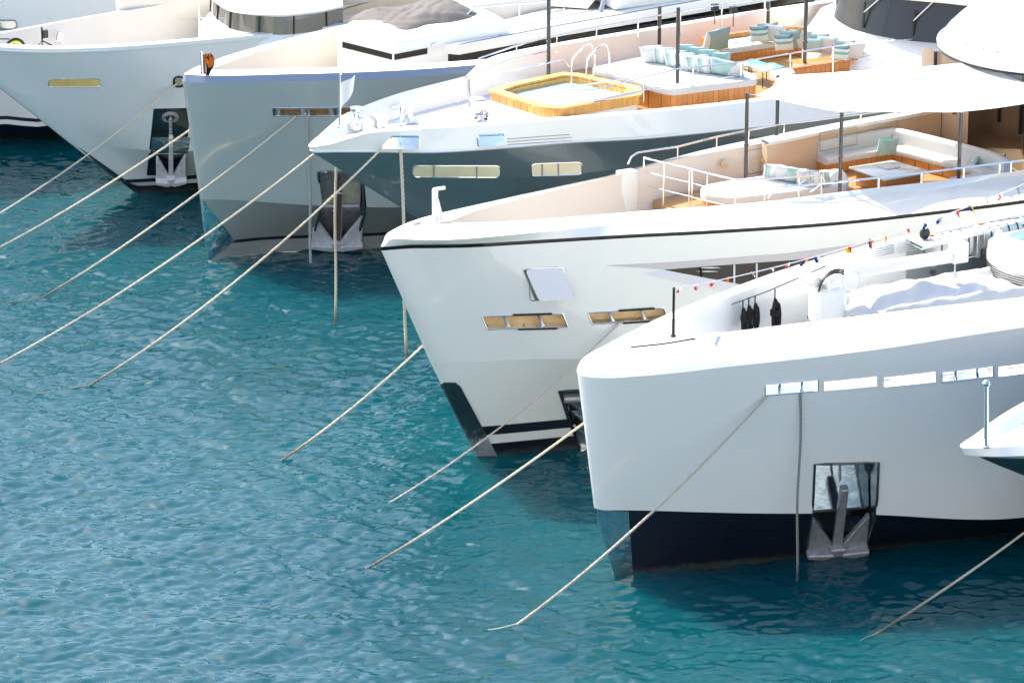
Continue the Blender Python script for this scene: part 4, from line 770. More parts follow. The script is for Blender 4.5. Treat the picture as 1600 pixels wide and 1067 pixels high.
# ---- furniture of the lounge
def along(path, prof, closed=False):
    """sweep (offset, z) profile along a plan path; offset is measured to the path's left"""
    P = np.array(path, float); G = []
    for i, p in enumerate(P):
        t = P[min(i+1, len(P)-1)]-P[max(i-1, 0)]; t /= np.linalg.norm(t)+1e-9; n = np.array([-t[1], t[0]]); G.append([l((p[0]+n[0]*o, p[1]+n[1]*o, z)) for o, z in prof])
    return np.array(G)
def swept(name, path, prof, m, parent):
    mb = MB(); G = along(path, prof); mb.grid(G, closev=True); k = len(prof); n = len(mb.v); mb.f += [tuple(range(k)), tuple(range(n-k, n))]; mb.m += [0, 0]; return mb.build(name, m, parent, smooth=50)
def rprof(x0, x1, z0, z1, r=.05): return rounded([(x0, z0), (x1, z0), (x1, z1), (x0, z1)], r, 3)
def chaikin(p, n=2):
    for _ in range(n):
        q = [p[0]]
        for a, b in zip(p[:-1], p[1:]): a, b = np.array(a, float), np.array(b, float); q += [a*.8+b*.2, a*.2+b*.8]
        p = q+[p[-1]]
    return p
def sofa(F, path, zf, seat, back, sign, label, base_m, fab, cat='sofa', depth=.72, M0=None):
    c = np.mean(np.array(path), 0); root = empty('corner_sofa', F.M, label, cat)
    s = sign; P = chaikin(path, 3)
    swept('base', P, rprof(s*.06, s*(depth-.05), zf, zf+seat-.17, .03), base_m, root)
    for a in range(3):
        i0, i1 = int(a*len(P)/3), int((a+1)*len(P)/3)+1; swept('seat_cushion', P[i0:i1], rprof(s*.12, s*depth, zf+seat-.17, zf+seat+.02, .07), fab, root)
        swept('back_cushion', P[i0:i1], rprof(s*.0, s*.25, zf+seat-.1, zf+back, .1), fab, root)
    return root
sofa(FB, [(11.0, -2.35), (13.35, -2.45), (13.75, -2.2), (14.85, .9), (14.75, 1.75)], 5.6, .45, .86, 1, 'white corner sofa with teal cushions under the shade sail', CHERRY, FABW)
sofa(FB, [(13.0, 1.95), (14.9, 1.95)], 5.6, .5, .52, -1, 'low white bench end of the lounge beside the gunwale rail', CHERRY, FABW, 'bench', depth=.6)
tb = empty('lounge_table', FB.M, 'low table with pale stone top and cherry wood drawers before the white corner sofa', 'table')
mb = MB(); poly = [l(FB.q(x, y, 6.1))[:2] for x, y in [(1326, 261), (1394, 250), (1455, 268), (1382, 281)]][::-1]; mb.prism(poly, 6.05, 6.1); mb.build('table_top', mat('pale_stone', (.62, .64, .63), .2, coat=.5, var=.08, vscale=2), tb, bevel=.012)
cpt = np.mean(np.array(poly), 0); mb = MB(); mb.prism([tuple(cpt+(np.array(p)-cpt)*.82) for p in poly], 5.6, 6.045); mb.build('drawer_block', CHERRYH, tb, bevel=.01)
mb = MB(); mb.prism([tuple(cpt+(np.array(p)-cpt)*.3+np.array([.1, .2])) for p in poly], 6.105, 6.125); o = mb.build('napkin', FABG, None, M=FB.M); tag(o, 'folded pale cloth lying on the stone table top', 'napkin')
pad = empty('sun_pad', FB.M, 'round-ended white sun pad on a wooden base behind the forward guard rail', 'sun bed')
pp = rounded([(1093, 290), (1140, 281), (1215, 271), (1320, 262), (1330, 288), (1150, 309), (1096, 304)], 14)
poly = [l(FB.q(x, y, 6.05))[:2] for x, y in pp]; A_ = sum(poly[i][0]*poly[i-1][1]-poly[i-1][0]*poly[i][1] for i in range(len(poly))); poly = poly if A_ < 0 else poly[::-1]
mb = MB(); mb.prism(poly, 5.82, 6.05); mb.build('mattress', FABW, pad, bevel=.06, segs=3)
cpt = np.mean(np.array(poly), 0); mb = MB(); mb.prism([tuple(cpt+(np.array(p)-cpt)*.97) for p in poly], 5.6, 5.82); mb.build('base', CHERRY, pad)
gB = 'scatter cushions of the lounge with the shade sail'
pillow(FB, 1383, 225, 6.32, .5, .5, TEALP, 'pale green cushion tucked behind the teal one in the sofa corner', gB, .15, .2)
pillow(FB, 1389, 231, 6.28, .52, .5, TEALP, 'plump teal cushion standing in the corner of the white sofa', gB, -.1, .25)
for x, y, m, lab in [(1210, 268, STRIPE, 'striped cushion at the far end of the sun pad row by the pole'), (1228, 271, FABW, 'white cushion second in the sun pad row'), (1245, 274, TEALP, 'teal cushion in the middle of the sun pad row'), (1262, 277, FABG, 'grey-white cushion fourth in the sun pad row'), (1280, 280, STRIPE, 'striped cushion nearest the camera in the sun pad row')]:
    pillow(FB, x, y, 6.27, .62, .5, m, lab, gB, -.55+random.uniform(-.15, .15), .5, .2, random.uniform(-.15, .15))
for x, y, lab in [(1524, 251, 'first small teal cushion along the sofa end, next to the dark pole'), (1541, 249.5, 'second small teal cushion along the sofa end'), (1553, 247.5, 'third small teal cushion along the sofa end'), (1566, 246, 'outermost small teal cushion by the end of the sofa back')]:
    pillow(FB, x, y+2, 6.15, .32, .3, TEALP, lab, gB, .9, .5, .1)
# ================================================================== details of yacht C
def win(H, name, parent, px, r, m, w0, w1, rim_m=CHROME, rim=.02, posts=(), tilt=0):
    o = H.panel(name, m, parent, px, .008, .03, w0, w1, r=r, tilt=tilt); H.rim('window_frame', rim_m, o, px, rim, .012, w0, w1, r=r)
    for x, y0, y1 in posts:
        mb = MB(); a, b = H.tw(x, y0, w0, w1), H.tw(x, y1, w0, w1); mb.tube([l(H.S(*a)+H.nrm(*a)*.02), l(H.S(*b)+H.nrm(*b)*.02)], .022, 5); mb.build('mullion', STEELD, o)
    return o
MIRR = mat('mirror_window', (.88, .83, .75), .09, metal=1., bump=.25, bscale=2., bdist=.05)
CREAM = mat('cream_sunlit_paint', (.95, .74, .5), .3, coat=.3, var=.3, vscale=1.1)  # cream colour stands in for sunlit interior seen through the openings
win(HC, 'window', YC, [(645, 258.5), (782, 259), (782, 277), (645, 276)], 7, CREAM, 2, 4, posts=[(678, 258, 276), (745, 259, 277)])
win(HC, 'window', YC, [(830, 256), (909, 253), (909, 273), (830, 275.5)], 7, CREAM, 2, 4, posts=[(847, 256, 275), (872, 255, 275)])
win(HC, 'fairlead', YC, [(612, 213), (655, 213.5), (655, 231.5), (596, 231)], 3, MIRR, 6, 7, rim=.03, tilt=.3)
win(HC, 'fairlead', YC, [(746, 212), (788, 210), (789, 226), (747, 228.5)], 3, MIRR, 6, 7, rim=.03, tilt=.3)
SLIT = mat('slit_grey', (.22, .24, .26), .5)
for k in range(3): HC.panel('louvre', SLIT, YC, [(792, 217+4.4*k), (890+3*k, 210+4.6*k), (890+3*k, 211+4.6*k), (792, 218.2+4.4*k)], .006, .01, 6, 7, rings=2)
HC.panel('ventilation_slot', SLIT, YC, [(912, 224), (1062, 216), (1062, 219), (912, 227.5)], .006, .01, 6, 7, rings=2); HC.panel('slot_trim', GEL, YC, [(914, 225), (1060, 217.2), (1060, 218.2), (914, 226.4)], .012, .01, 6, 7, rings=2)
HC.panel('side_window', GLASSD, YC, [(1062, 219), (1300, 190), (1300, 197), (1150, 216), (1080, 224)], .006, .02, 5, 7)
# bow gear
def burgee(F, parent, x, yt, yb, z, r=.03, name='jackstaff'):
    b = np.array(F.q(x, yb, z)); t = np.array(F.qv(x, yt, b[1])); mb = MB(); mb.tube([l(b), l(t)], [r, r*.8], 8); mb.lathe([(r*2, 0), (r*2, .05), (r, .07)], l(b), 10); mb.lathe([(r*1.6, 0), (r*1.6, .06), (0, .1)], l(t), 10); return mb.build(name, CHROME, parent), b, t
js, b, t = burgee(FC, YC, 531, 117, 200, 6.55)
mb = MB(); G = []
for a in np.linspace(0, 1, 8): G.append([l(t+np.array([.48*a*(1-.3*s), -.05*math.sin(a*7), -.28-.75*s+.22*a-.1*a*s])) for s in np.linspace(0, 1-.45*a, 7)])
mb.grid(np.array(G)); o = mb.build('pennant', WHITEC, None, M=FC.M, smooth=60); tag(o, 'white pennant hanging from the chrome bow staff of the blue-grey yacht', 'flag')
mb = MB(); q = np.array(FC.q(557, 200, 6.25)); mb.lathe([(.2, 0), (.2, .12), (.1, .2), (.09, .42), (.17, .5), (.17, .58), (0, .6)], l(q), 16); mb.build('capstan', CHROME, YC)
mb = MB()
for x, y, s in [(570, 195, .3), (592, 190, .32)]: q = np.array(FC.q(x, y, 6.4)); mb.box(l(q), (s, .5, .34)); mb.tube([l(q+[0, .3, .1]), l(q-[0, .3, -.1])], .12, 10)
mb.build('anchor_roller', CHROME, YC, bevel=.03)
mb = MB()
for x in (628, 641): q = np.array(FC.q(x, 190, 6.15)); mb.tube([l(q), l(q+[0, 0, .5])], .07, 10); mb.tube([l(q+[-.05, .16, .5]), l(q+[.05, -.16, .5])], .06, 8)
mb.box(l(np.array(FC.q(634, 191, 6.14))), (.7, .3, .05)); mb.build('mooring_bitt', CHROME, YC)
far_panel('far_fairlead', FC, rounded([(607, 167), (630, 163), (630, 181), (607, 186)], 3), -1.45, MIRR, YC, .03)
mb = MB(); q = np.array(FC.q(746, 195, 6.12)); mb.lathe([(.34, 0), (.34, .1), (.2, .2), (.22, .32), (.14, .42), (.16, .5), (.24, .52), (.24, .72), (.2, .76), (0, .77)], l(q), 22); mb.tube([l(q+[-.3, .3, .2]), l(q+[.3, -.2, .25])], .12, 10); mb.box(l(q+[.35, .1, .3]), (.2, .2, .3)); mb.build('windlass', CHROME, YC)
for x, y in [(806, 180)]:
    q = np.array(FC.q(x, y+6, 6.12)); mb = MB(); mb.lathe([(.12, 0), (.1, .2), (.17, .27), (.17, .32), (0, .34)], l(q), 14); mb.build('mushroom_vent', CHROME, YC)
# raised lounge deck and far coaming
PC = HC.lev(np.linspace(0, 1, 300))[-2]; vc = lambda u: np.interp(u, PC[:, 0], PC[:, 1])-.1
mb = MB(); us = np.linspace(7.2, 30, 30); mb.grid(np.array([[(u, -s*vc(u), 6.3) for s in np.linspace(-1, 1, 9)] for u in us])); mb.build('lounge_deck', TEAKX, YC)
mb = MB(); us = np.linspace(4.6, 28, 40); f = lambda u: .42*(1-math.exp(-max(0, u-4.6)/.35)); mb.grid(np.array([[(u, vc(u)+.1+.12, 6.66), (u, vc(u)+.2, 6.7+f(u)), (u, vc(u)+.06, 6.74+f(u)), (u, vc(u)-.06, 6.7+f(u)), (u, vc(u)-.1, 6.0)] for u in us])); mb.build('far_coaming', GEL, YC)
# rails
def stanchions(name, F, parent, v, z, top_px, post_x, zb, r=.02, mid=.5, ends=True):
    T = [np.array(F.qv(x, y, v)) for x, y in top_px]; xs = [x for x, _ in top_px]; mb = MB(); path = list(T)
    mb.tube(ls(path), r*1.2, 8)
    if mid: mb.tube(ls([np.array([p[0], p[1], zb+(p[2]-zb)*mid]) for p in T]), r*.7, 6)
    for x in post_x: p = np.array([np.interp(x, xs, [t[k] for t in T]) for k in range(3)]); mb.tube([l(p), l((p[0], p[1], zb))], r, 7)
    return mb.build(name, CHROME, parent)
stanchions('far_rail', FC, YC, -2.35, 0, [(748, 92), (800, 74), (850, 60), (920, 45), (1000, 30), (1100, 12), (1180, 0), (1230, -8)], [748, 807, 870, 932, 997, 1063, 1128, 1195], 7.05)
mb = MB(); a = [FC.qv(x, y, -1.9) for x, y in [(716, 165), (718, 140), (730, 124), (748, 112), (800, 92), (856, 80)]]; mb.tube(ls(a), .022, 8); a = [FC.qv(x, y, -1.5) for x, y in [(774, 134), (776, 120), (784, 113), (850, 100), (880, 94), (890, 105)]]; mb.tube(ls(a), .024, 8); mb.build('hand_rail', CHROME, YC)
stanchions('near_rail', FC, YC, 2.25, 0, [(870, 142), (928, 141), (1005, 122), (1060, 108), (1160, 97), (1235, 84), (1302, 73), (1375, 64), (1450, 60), (1500, 62)], [928, 1006, 1083, 1158, 1235, 1302, 1375, 1452], 6.72)
mb = MB(); a = [FC.qv(x, y, 1.5) for x, y in [(870, 150), (871, 143), (880, 137), (930, 130), (990, 122)]]; mb.tube(ls(a), .022, 8); a = [FC.qv(x, y, 2.25) for x, y in [(886, 181), (895, 170), (928, 159), (1005, 143)]]; mb.tube(ls(a), .022, 8); mb.build('curved_hand_rail', CHROME, YC)
for args in [(857, -40, 115, 6.7), (1030, 10, 75, 6.7), (1058, 12, 152, 6.6), (1200, 3, 40, 6.9), (1257, -60, 115, 6.6), (1461, -60, 93, 6.7)]: pole(FC, YC, *args, r=.055)
# hot tub
ht_ = empty('hot_tub', FC.M, 'rectangular teak-rimmed hot tub full of pale bubbling water on the white foredeck', 'hot tub')
def polyz(F, px, z, r=0): 
    p = [l(F.q(x, y, z))[:2] for x, y in (rounded(px, r) if r else px)]; A_ = sum(p[i-1][0]*p[i][1]-p[i][0]*p[i-1][1] for i in range(len(p))); return p if A_ > 0 else p[::-1]
outer = polyz(FC, [(762, 141), (790, 131), (880, 112), (905, 114), (1003, 135), (1004, 148), (878, 170), (845, 168)], 6.95, 4); n = len(outer); oc = np.mean(np.array(outer), 0)
inner = [tuple(oc+(np.array(p)-oc)*.80) for p in outer]
def ringwall(name, pin, pout, z0, z1, m, parent, bev=0):
    mb = MB(); k = len(pin); vs = [(*p, z) for z in (z0, z1) for p in pout]+[(*p, z) for z in (z0, z1) for p in pin]
    fs = []
    for i in range(k): j = (i+1) % k; fs += [(i, j, k+j, k+i), (k+i, k+j, 3*k+j, 3*k+i), (3*k+i, 3*k+j, 2*k+j, 2*k+i), (2*k+i, 2*k+j, j, i)]
    mb.add(vs, fs); return mb.build(name, m, parent, bevel=bev, smooth=40)
ringwall('rim', inner, outer, 6.88, 6.95, TEAKV, ht_, .012)
ringwall('inner_wall', [tuple(oc+(np.array(p)-oc)*.78) for p in outer], [tuple(oc+(np.array(p)-oc)*.805) for p in outer], 6.2, 6.876, TEAKV, ht_)
mb = MB(); mb.prism([tuple(oc+(np.array(p)-oc)*.97) for p in outer], 6.62, 6.878); sk = ringwall('skirt', [tuple(oc+(np.array(p)-oc)*.84) for p in outer], [tuple(oc+(np.array(p)-oc)*.975) for p in outer], 6.66, 6.878, TEAKV, ht_)
ringwall('plinth', [tuple(oc+(np.array(p)-oc)*.84) for p in outer], [tuple(oc+(np.array(p)-oc)*.95) for p in outer], 6.08, 6.658, GEL, ht_)
wp = [tuple(oc+(np.array(p)-oc)*.79) for p in outer]; mb = MB(); rr = [np.array([(*(oc+(np.array(p)-oc)*f), 6.74) for p in wp]) for f in np.linspace(1, .02, 20)]; mb.grid(np.array(rr), closev=True)
mb.build('bubbling_water', mat('tub_water', (.42, .72, .72), .3, bump=.8, bscale=9, var=.25, vscale=5, bdist=.08), ht_)
mb = MB()
for x0, x1 in [(900, 926), (923, 950)]:
    a = [np.array(FC.qv(x, y, z)) for x, y, z in [(x0-8, 140, -.2), (x0-6, 96, -.2), (x0+4, 82, -.3), (x0+18, 70, -.5), (x0+26, 74, -.7), (x0+29, 84, -.7), (x0+29, 132, -.7)]]; mb.tube(ls(smooth_line(a, 3)), .024, 8)
mb.build('ladder_rail', CHROME, ht_)
# sun bed and its cushions
bed = empty('sun_bed', FC.M, 'broad white sun bed on an orange wooden base aft of the hot tub', 'sun bed')
bp = polyz(FC, [(922, 106), (1015, 86), (1060, 88), (1152, 107), (1183, 117), (1183, 124), (1050, 140), (1028, 136)], 7.0, 8)
bc = np.mean(np.array(bp), 0); mb = MB(); mb.prism(bp, 6.8, 7.0); mb.build('mattress', FABW, bed, bevel=.05, segs=3)
mb = MB(); mb.prism([tuple(bc+(np.array(p)-bc)*.985) for p in bp], 6.31, 6.8); mb.build('base', CHERRY, bed)
gC = 'scatter cushions of the lounge aft of the hot tub'
yw, bt = -.62, .42
for i, (x, y, m, lab) in enumerate([(1020, 85, FABW, 'white cushion at the far end of the sun bed row'), (1038, 87, STRIPE, 'wide striped cushion at the far end, against the white one'), (1056, 92, STRIPE, 'grey striped cushion just right of the dark pole base'), (1071, 96, STRIPE, 'third striped cushion in the front row of the sun bed'), (1088, 99, STRIPE, 'fourth striped cushion in the front row of the sun bed'), (1106, 102, STRIPE, 'fifth striped cushion next to the teal one at the near end'), (1132, 106, TEALP, 'light teal cushion at the near end of the sun bed row')]):
    pillow(FC, x, y, 7.25, .72, .58, m, lab, gC, yw+random.uniform(-.2, .2), bt+random.uniform(-.08, .18), .24, random.uniform(-.15, .15))
for i, (x, y, lab) in enumerate([(1071, 80, 'teal cushion behind the stripes, farthest of the back row'), (1088, 84, 'teal cushion second in the back row of the sun bed'), (1105, 88, 'teal cushion third in the back row of the sun bed'), (1126, 93, 'teal cushion nearest the rail in the back row')]): pillow(FC, x, y, 7.36, .56, .5, TEALP, lab, gC, yw+.08*i, bt+.1, .18)
pillow(FC, 1149, 109, 7.22, .5, .48, FABW, 'white cushion closing the near end of the sun bed row', gC, yw, bt, .2)
# rear sofa
P_ = [FC.q(x, y, 6.95)[:2] for x, y in [(1098, 73), (1210, 52), (1290, 66), (1375, 92)]]
zf = 6.3; so_ = empty('corner_sofa', FC.M, 'cream corner sofa with wooden surround below the dark wheelhouse windows', 'sofa'); CP = chaikin([(12.2, -2.25), (15.2, -2.3), (16.0, -1.0), (16.3, 1.6)], 3)
swept('base', CP, rprof(.0, .95, zf, zf+.3, .02), CHERRY, so_); swept('surround', CP, rprof(-.1, .04, zf, zf+.62, .02), CHERRY, so_)
for a in range(3): i0, i1 = int(a*len(CP)/3), int((a+1)*len(CP)/3)+1; swept('seat_cushion', CP[i0:i1], rprof(.1, .98, zf+.3, zf+.5, .07), FABW, so_)
cb = empty('wood_cabinet', FC.M, 'long orange-brown wooden cabinet along the near rail by the cream sofa', 'cabinet')
px_slab('carcass', FC, cb, [(1240, 97), (1378, 78), (1378, 86), (1240, 106)], 6.32, 6.86, CHERRY, .01); px_slab('top', FC, cb, [(1238, 96), (1380, 77), (1380, 86.5), (1238, 107)], 6.861, 6.9, CHERRY, .01)
for x, y, m, wdt, yaw, lab in [(1113, 63, FABW, .7, .35, 'white back cushion left of the big sage cushion'), (1123, 63, SAGE, .78, .2, 'large plain sage cushion standing alone on the sofa'), (1186, 54, STRIPE2, .55, -.45, 'teal banded cushion at the sofa corner, farthest back'), (1200, 50, SAGE, .62, -.5, 'sage cushion behind the farthest banded one'), (1211, 53, FABG, .62, -.5, 'pale cushion behind the farthest sage cushion'), (1225, 67, STRIPE2, .55, -.55, 'teal banded cushion in the middle of the rear sofa'), (1237, 62, SAGE, .66, -.55, 'tall sage cushion behind the middle banded one'), (1250, 62, FABG, .66, -.55, 'pale cushion behind the tall sage cushion'), (1272, 72, TEALP, .5, -.6, 'crumpled teal cushion beside the dark pole'), (1280, 67, SAGE, .64, -.6, 'sage cushion right of the dark pole'), (1293, 71, FABG, .62, -.6, 'pale cushion right of the pole-side sage cushion'), (1313, 83, STRIPE2, .52, -.65, 'teal banded cushion at the cabinet end of the sofa'), (1321, 77, SAGE, .62, -.65, 'sage cushion at the cabinet end of the sofa'), (1335, 80, FABG, .62, -.65, 'last pale cushion beside the wooden cabinet')]:
    pillow(FC, x, y, 7.12, wdt, wdt*.95, m, lab, gC, yaw+random.uniform(-.1, .1), .25, .2, random.uniform(-.12, .12))
for i, (px, lab) in enumerate([([(1145, 101), (1175, 92), (1198, 99), (1170, 104)], 'small black-framed table with teal glass top nearer the sun bed'), ([(1172, 104), (1205, 98), (1226, 104), (1192, 112)], 'small black-framed table with teal glass top nearer the cabinet')]):
    st = empty('side_table', FC.M, lab, 'side table', 'glass topped side tables'); pz = polyz(FC, px, 6.8); mb = MB(); mb.prism(pz, 6.77, 6.8); mb.build('table_top', mat('teal_glass', (.22, .5, .48), .06, coat=1., var=.5, vscale=6), st)
    for p in pz: mb = MB(); mb.tube([(*p, 6.31), (*p, 6.768)], .014, 5); mb.build('leg', BLACK, st)
ot = empty('ottoman', FC.M, 'round-edged white ottoman on a wooden plinth near the rail poles', 'ottoman'); pz = polyz(FC, [(1200, 112), (1225, 106), (1246, 112), (1222, 120)], 6.8, 6); mb = MB(); mb.prism(pz, 6.55, 6.8); mb.build('cushion', FABW, ot, bevel=.05, segs=3); oc2 = np.mean(np.array(pz), 0); mb = MB(); mb.prism([tuple(oc2+(np.array(p)-oc2)*.95) for p in pz], 6.31, 6.548); mb.build('base', CHERRY, ot)
# deckhouse front: white coaming, curved dark windows, white roof edge
GP = [FC.q(x, y, 7.4)[:2] for x, y in [(1300, 22), (1306, 32), (1330, 46), (1377, 58), (1417, 64), (1473, 69), (1540, 74)]]
bot = smooth_line([(17.2, -2.6)]+GP[1:]+[(20.5, 3.0), (26, 3.1)], 6)[:, :2]
def loop3(P, z, off=0., du=0.): return [l((p[0]+du, p[1], z)) for p in P]
mb = MB(); cen = np.array([21., 0]); sh = lambda P, f: [tuple(np.array(p)+(cen-np.array(p))/np.linalg.norm(cen-np.array(p))*f) for p in P]
mb.grid(np.array([loop3(sh(bot, -1.0), 6.3), loop3(sh(bot, -.95), 6.75), loop3(sh(bot, -.7), 7.1), loop3(sh(bot, -.12), 7.36), loop3(sh(bot, 0.02), 7.4)])); mb.build('deckhouse_coaming', GEL, YC)
mb = MB(); mb.grid(np.array([loop3(sh(bot, .02+.35*t), 7.4+1.3*t) for t in np.linspace(0, 1, 4)])); wg = mb.build('wheelhouse_glass', mat('wheelhouse_glass_grey', (.03, .032, .036), .3, coat=.25), YC)
mb = MB(); mb.grid(np.array([loop3(sh(bot, f), z) for f, z in [(.45, 8.68), (-.25, 8.66), (-.3, 8.75), (-.1, 8.9), (.8, 9.2), (2.2, 9.4)]])); mb.build('roof_edge', GEL, YC)
for x, y0, y1 in [(1311, -2, 24), (1352, 0, 38), (1423, 6, 52)]:
    k = np.argmin([abs(proj(FC.w(p[0], p[1], 7.9))[0]-x) for p in sh(bot, .1)]); p = sh(bot, .08)[k]; p2 = sh(bot, .34)[k]
    mb = MB(); mb.tube([l((p[0]-.05, p[1]+.02, 7.55)), l((p[0]+.0, p[1]+.03, 8.3))], .035, 6); mb.tube([l((p[0]-.04, p[1]+.03, 8.0)), l((p2[0]+.25, p2[1]+.6, 8.75))], .02, 6, 1); mb.build('wiper', [BLACK, GEL], wg)
mb = MB(); a, b = FC.qv(1395, 67, 1.9), FC.qv(1418, 108, 1.9); mb.tube([l(a), l(b)], .1, 8); mb.build('folded_davit', BLACK, YC)
mb = MB()
for x, y in [(1117, 12), (1146, 16)]: mb = MB(); q = FC.qv(x, y, -2.4); mb.box(l(q), (.2, .14, .2)); mb.tube([l((q[0], q[1], q[2]-.1)), l((q[0], q[1], q[2]-.5))], .015, 5); mb.build('floodlight', BLACK, YC)
# ================================================================== details of yacht D
MSP = mat('mirror_stem', (.62, .68, .7), .1, metal=1., bump=.7, bscale=1.6, bdist=.08)
HD.panel('stem_plate', MSP, YD, [(310, 313), (319, 314), (368, 377), (352, 388), (330, 406), (318, 406)], .012, .03, 1, 4)
HD.panel('stem_edge', STEEL, YD, [(281, 131), (285, 131), (322, 404), (318, 404)], .008, .02, 1, 5, rings=2)
h = hole4(HD, (501, 330), (571, 330), (536, 269), (536, 387), 1, 5); anchor_pocket(HD, YD, h, .45, [DKPLATE, STEELD], GALV, RUST, (DKPLATE, .05), roller=.5, anchor_h=.74, cy=.36, plate=mat('rust_stained_steel', (.5, .45, .36), .35, metal=.5, bump=.2, bscale=3, var=.6, vscale=2.5))
h = hole4(HD, (426, 175), (572, 175), (500, 168.5), (500, 181.5), 4, 5); o, n = sleeve(HD, 'mooring_slot', CHROME, YD, h, .25, .012); HD.pocket('slot_lining', [TANIN, mat('tan_slot_back', (.75, .55, .38), .4, var=.3, vscale=2)], o, h, .9)  # slot back in plain tan, mottled by noise
for f in (.06, .36, .42, .66, .74): 
    s0, s1, w0, w1 = h; mb = MB(); a, b = HD.S(s0+(s1-s0)*f, w0)-n*.12, HD.S(s0+(s1-s0)*f, w1)-n*.12; mb.tube([l(a), l(b)], .09 if f != .42 else .05, 8); mb.build('roller', STEEL, o)
mb = MB(); q = np.array(FD.q(317, 116, 5.83)); mb.tube([l(q-[.04, 0, 0]), l(q+[-.04, 0, .68])], .035, 8); mb.tube([l(q+[.05, 0, 0]), l(q+[.05, 0, .6])], .045, 6, 1); mb.build('flag_staff', [CHROME, mat('varnished_teak', (.35, .13, .03), .3, coat=.5)], YD)
OB = mat('orange_black_cloth', (.85, .2, .01), .8); nt = OB.node_tree; n_ = nt.nodes.new('ShaderNodeTexNoise'); n_.inputs['Scale'].default_value = 3.2; tc = nt.nodes.new('ShaderNodeTexCoord'); r_ = nt.nodes.new('ShaderNodeValToRGB'); r_.color_ramp.interpolation = 'CONSTANT'; r_.color_ramp.elements[0].color = (.85, .2, .01, 1); r_.color_ramp.elements[1].color = (.02, .02, .02, 1); r_.color_ramp.elements[1].position = .52; nt.links.new(tc.outputs['Object'], n_.inputs['Vector']); nt.links.new(n_.outputs['Fac'], r_.inputs[0]); nt.links.new(r_.outputs[0], nt.nodes['Principled BSDF'].inputs['Base Color'])
mb = MB(); G = []
for s in np.linspace(0, 1, 8): G.append([l(q+np.array([.08+.3*a*math.sin(min(1, .35+s)*math.pi*.75)*(1-.7*max(0, s-.6)/.4), .06*math.sin(a*6+s*2), .62-.66*s-.05*a])) for a in np.linspace(0, 1, 8)])
mb.grid(np.array(G)); o = mb.build('small_flag', OB, None, M=FD.M, smooth=60); tag(o, 'small orange and black flag drooping at the silver-green bow', 'flag')
# trunk with slit window
zt = [6.5, 6.28]; T = [(4.3, 0), (5.5, 1.45), (9.2, 1.6)]; Tf = T+[(9.2, -1.6), (5.5, -1.45)]; zz = [6.5, 6.3, 6.55, 6.55, 6.3]
mb = MB(); mb.add([l((u, v, 4.3)) for u, v in Tf]+[l((u, v, z)) for (u, v), z in zip(Tf, zz)], [(0, 1, 2, 3, 4), (9, 8, 7, 6, 5)]+[(i, (i+1) % 5, 5+(i+1) % 5, 5+i) for i in range(5)]); tk = mb.build('coachroof', GEL, YD, bevel=.04)
mb = MB()
for (a, b, za, zb) in [((4.3, 0), (5.5, 1.45), 6.5, 6.3), ((5.5, 1.45), (6.6, 1.495), 6.3, 6.37)]:
    a, b = np.array(a), np.array(b); d = b-a; nn = np.array([-d[1], d[0]]); nn = nn/np.linalg.norm(nn); nn = nn*np.sign(nn @ np.array([-.3, 1])); a2, b2 = a+d*(.1 if a[1] == 0 else 0), a+d*.96
    p = [(*(a2+nn*.012), za-.52), (*(b2+nn*.012), zb-.52), (*(b2+nn*.012), zb-.34), (*(a2+nn*.012), za-.34)]; p2 = [(x-nn[0]*.03, y-nn[1]*.03, z) for x, y, z in p]; mb.add(ls(p)+ls(p2), [(0, 1, 2, 3), (4, 5, 6, 7), (0, 1, 5, 4), (1, 2, 6, 5), (2, 3, 7, 6), (3, 0, 4, 7)])
mb.build('slit_window', GLASSD, tk)
# tarpaulin on the coachroof
mb = MB(); G = []; r = np.random.default_rng(2)
for i in range(56):
    t = -1+2*i/55; row = []
    for j in range(40):
        s = -1+2*j/39; R_ = max(abs(t)**2.6, abs(s)**2.6); h_ = (1-min(1, abs(t))**4)*(1-min(1, abs(s))**4)
        z = 6.3+.40*h_+.09*math.sin(3.1*t+2*s)*h_+(.03*abs(math.sin(6*t+3*math.sin(4*s+t)))+.025*abs(math.sin(8*s+3*math.sin(5*t)))+.015*abs(math.sin(19*t+9*s+4*math.sin(7*s))))*(.4+h_)
        row.append(l((7.3+1.75*t+.25*s*.5, -.35+1.35*s*(1+.06*math.sin(7*t)), z if max(abs(t), abs(s)) < .99 else 6.1)))
    G.append(row)
mb.grid(np.array(G)); o = mb.build('canvas_cover', TARP, None, M=FD.M, smooth=60); tag(o, 'wrinkled taupe canvas cover tied over gear on the white coachroof', 'cover')
# near deckhouse with dark band
D2 = [(6.7, 1.12), (7.42, 1.86), (11, 1.62), (20, 1.4), (20, -.2), (12, -.3), (7.0, .75)]
mb = MB(); k = len(D2); mb.add([l((u, v, 5.78+.02*max(0, u-7))) for u, v in D2]+[l((u, v, 6.1+.03*max(0, u-7))) for u, v in D2], [tuple(range(k)), tuple(range(k, 2*k))]+[(i, (i+1) % k, k+(i+1) % k, k+i) for i in range(k)]); dh = mb.build('deckhouse', GEL, YD, bevel=.03)
SEAM = mat('deck_seam', (.12, .12, .13), .6)
for sg in ([(7.42, 1.86), (11, 1.62), (20, 1.4)], [(7.5, 1.3), (12, .8), (20, .5)], [(8.9, 1.72), (8.9, .45)], [(12.4, 1.56), (12.4, -.25)]):
    mb = MB(); mb.tube([l((u, v-.015, 6.105+.03*max(0, u-7))) for u, v in sg], .012, 4); mb.build('seam', SEAM, dh)
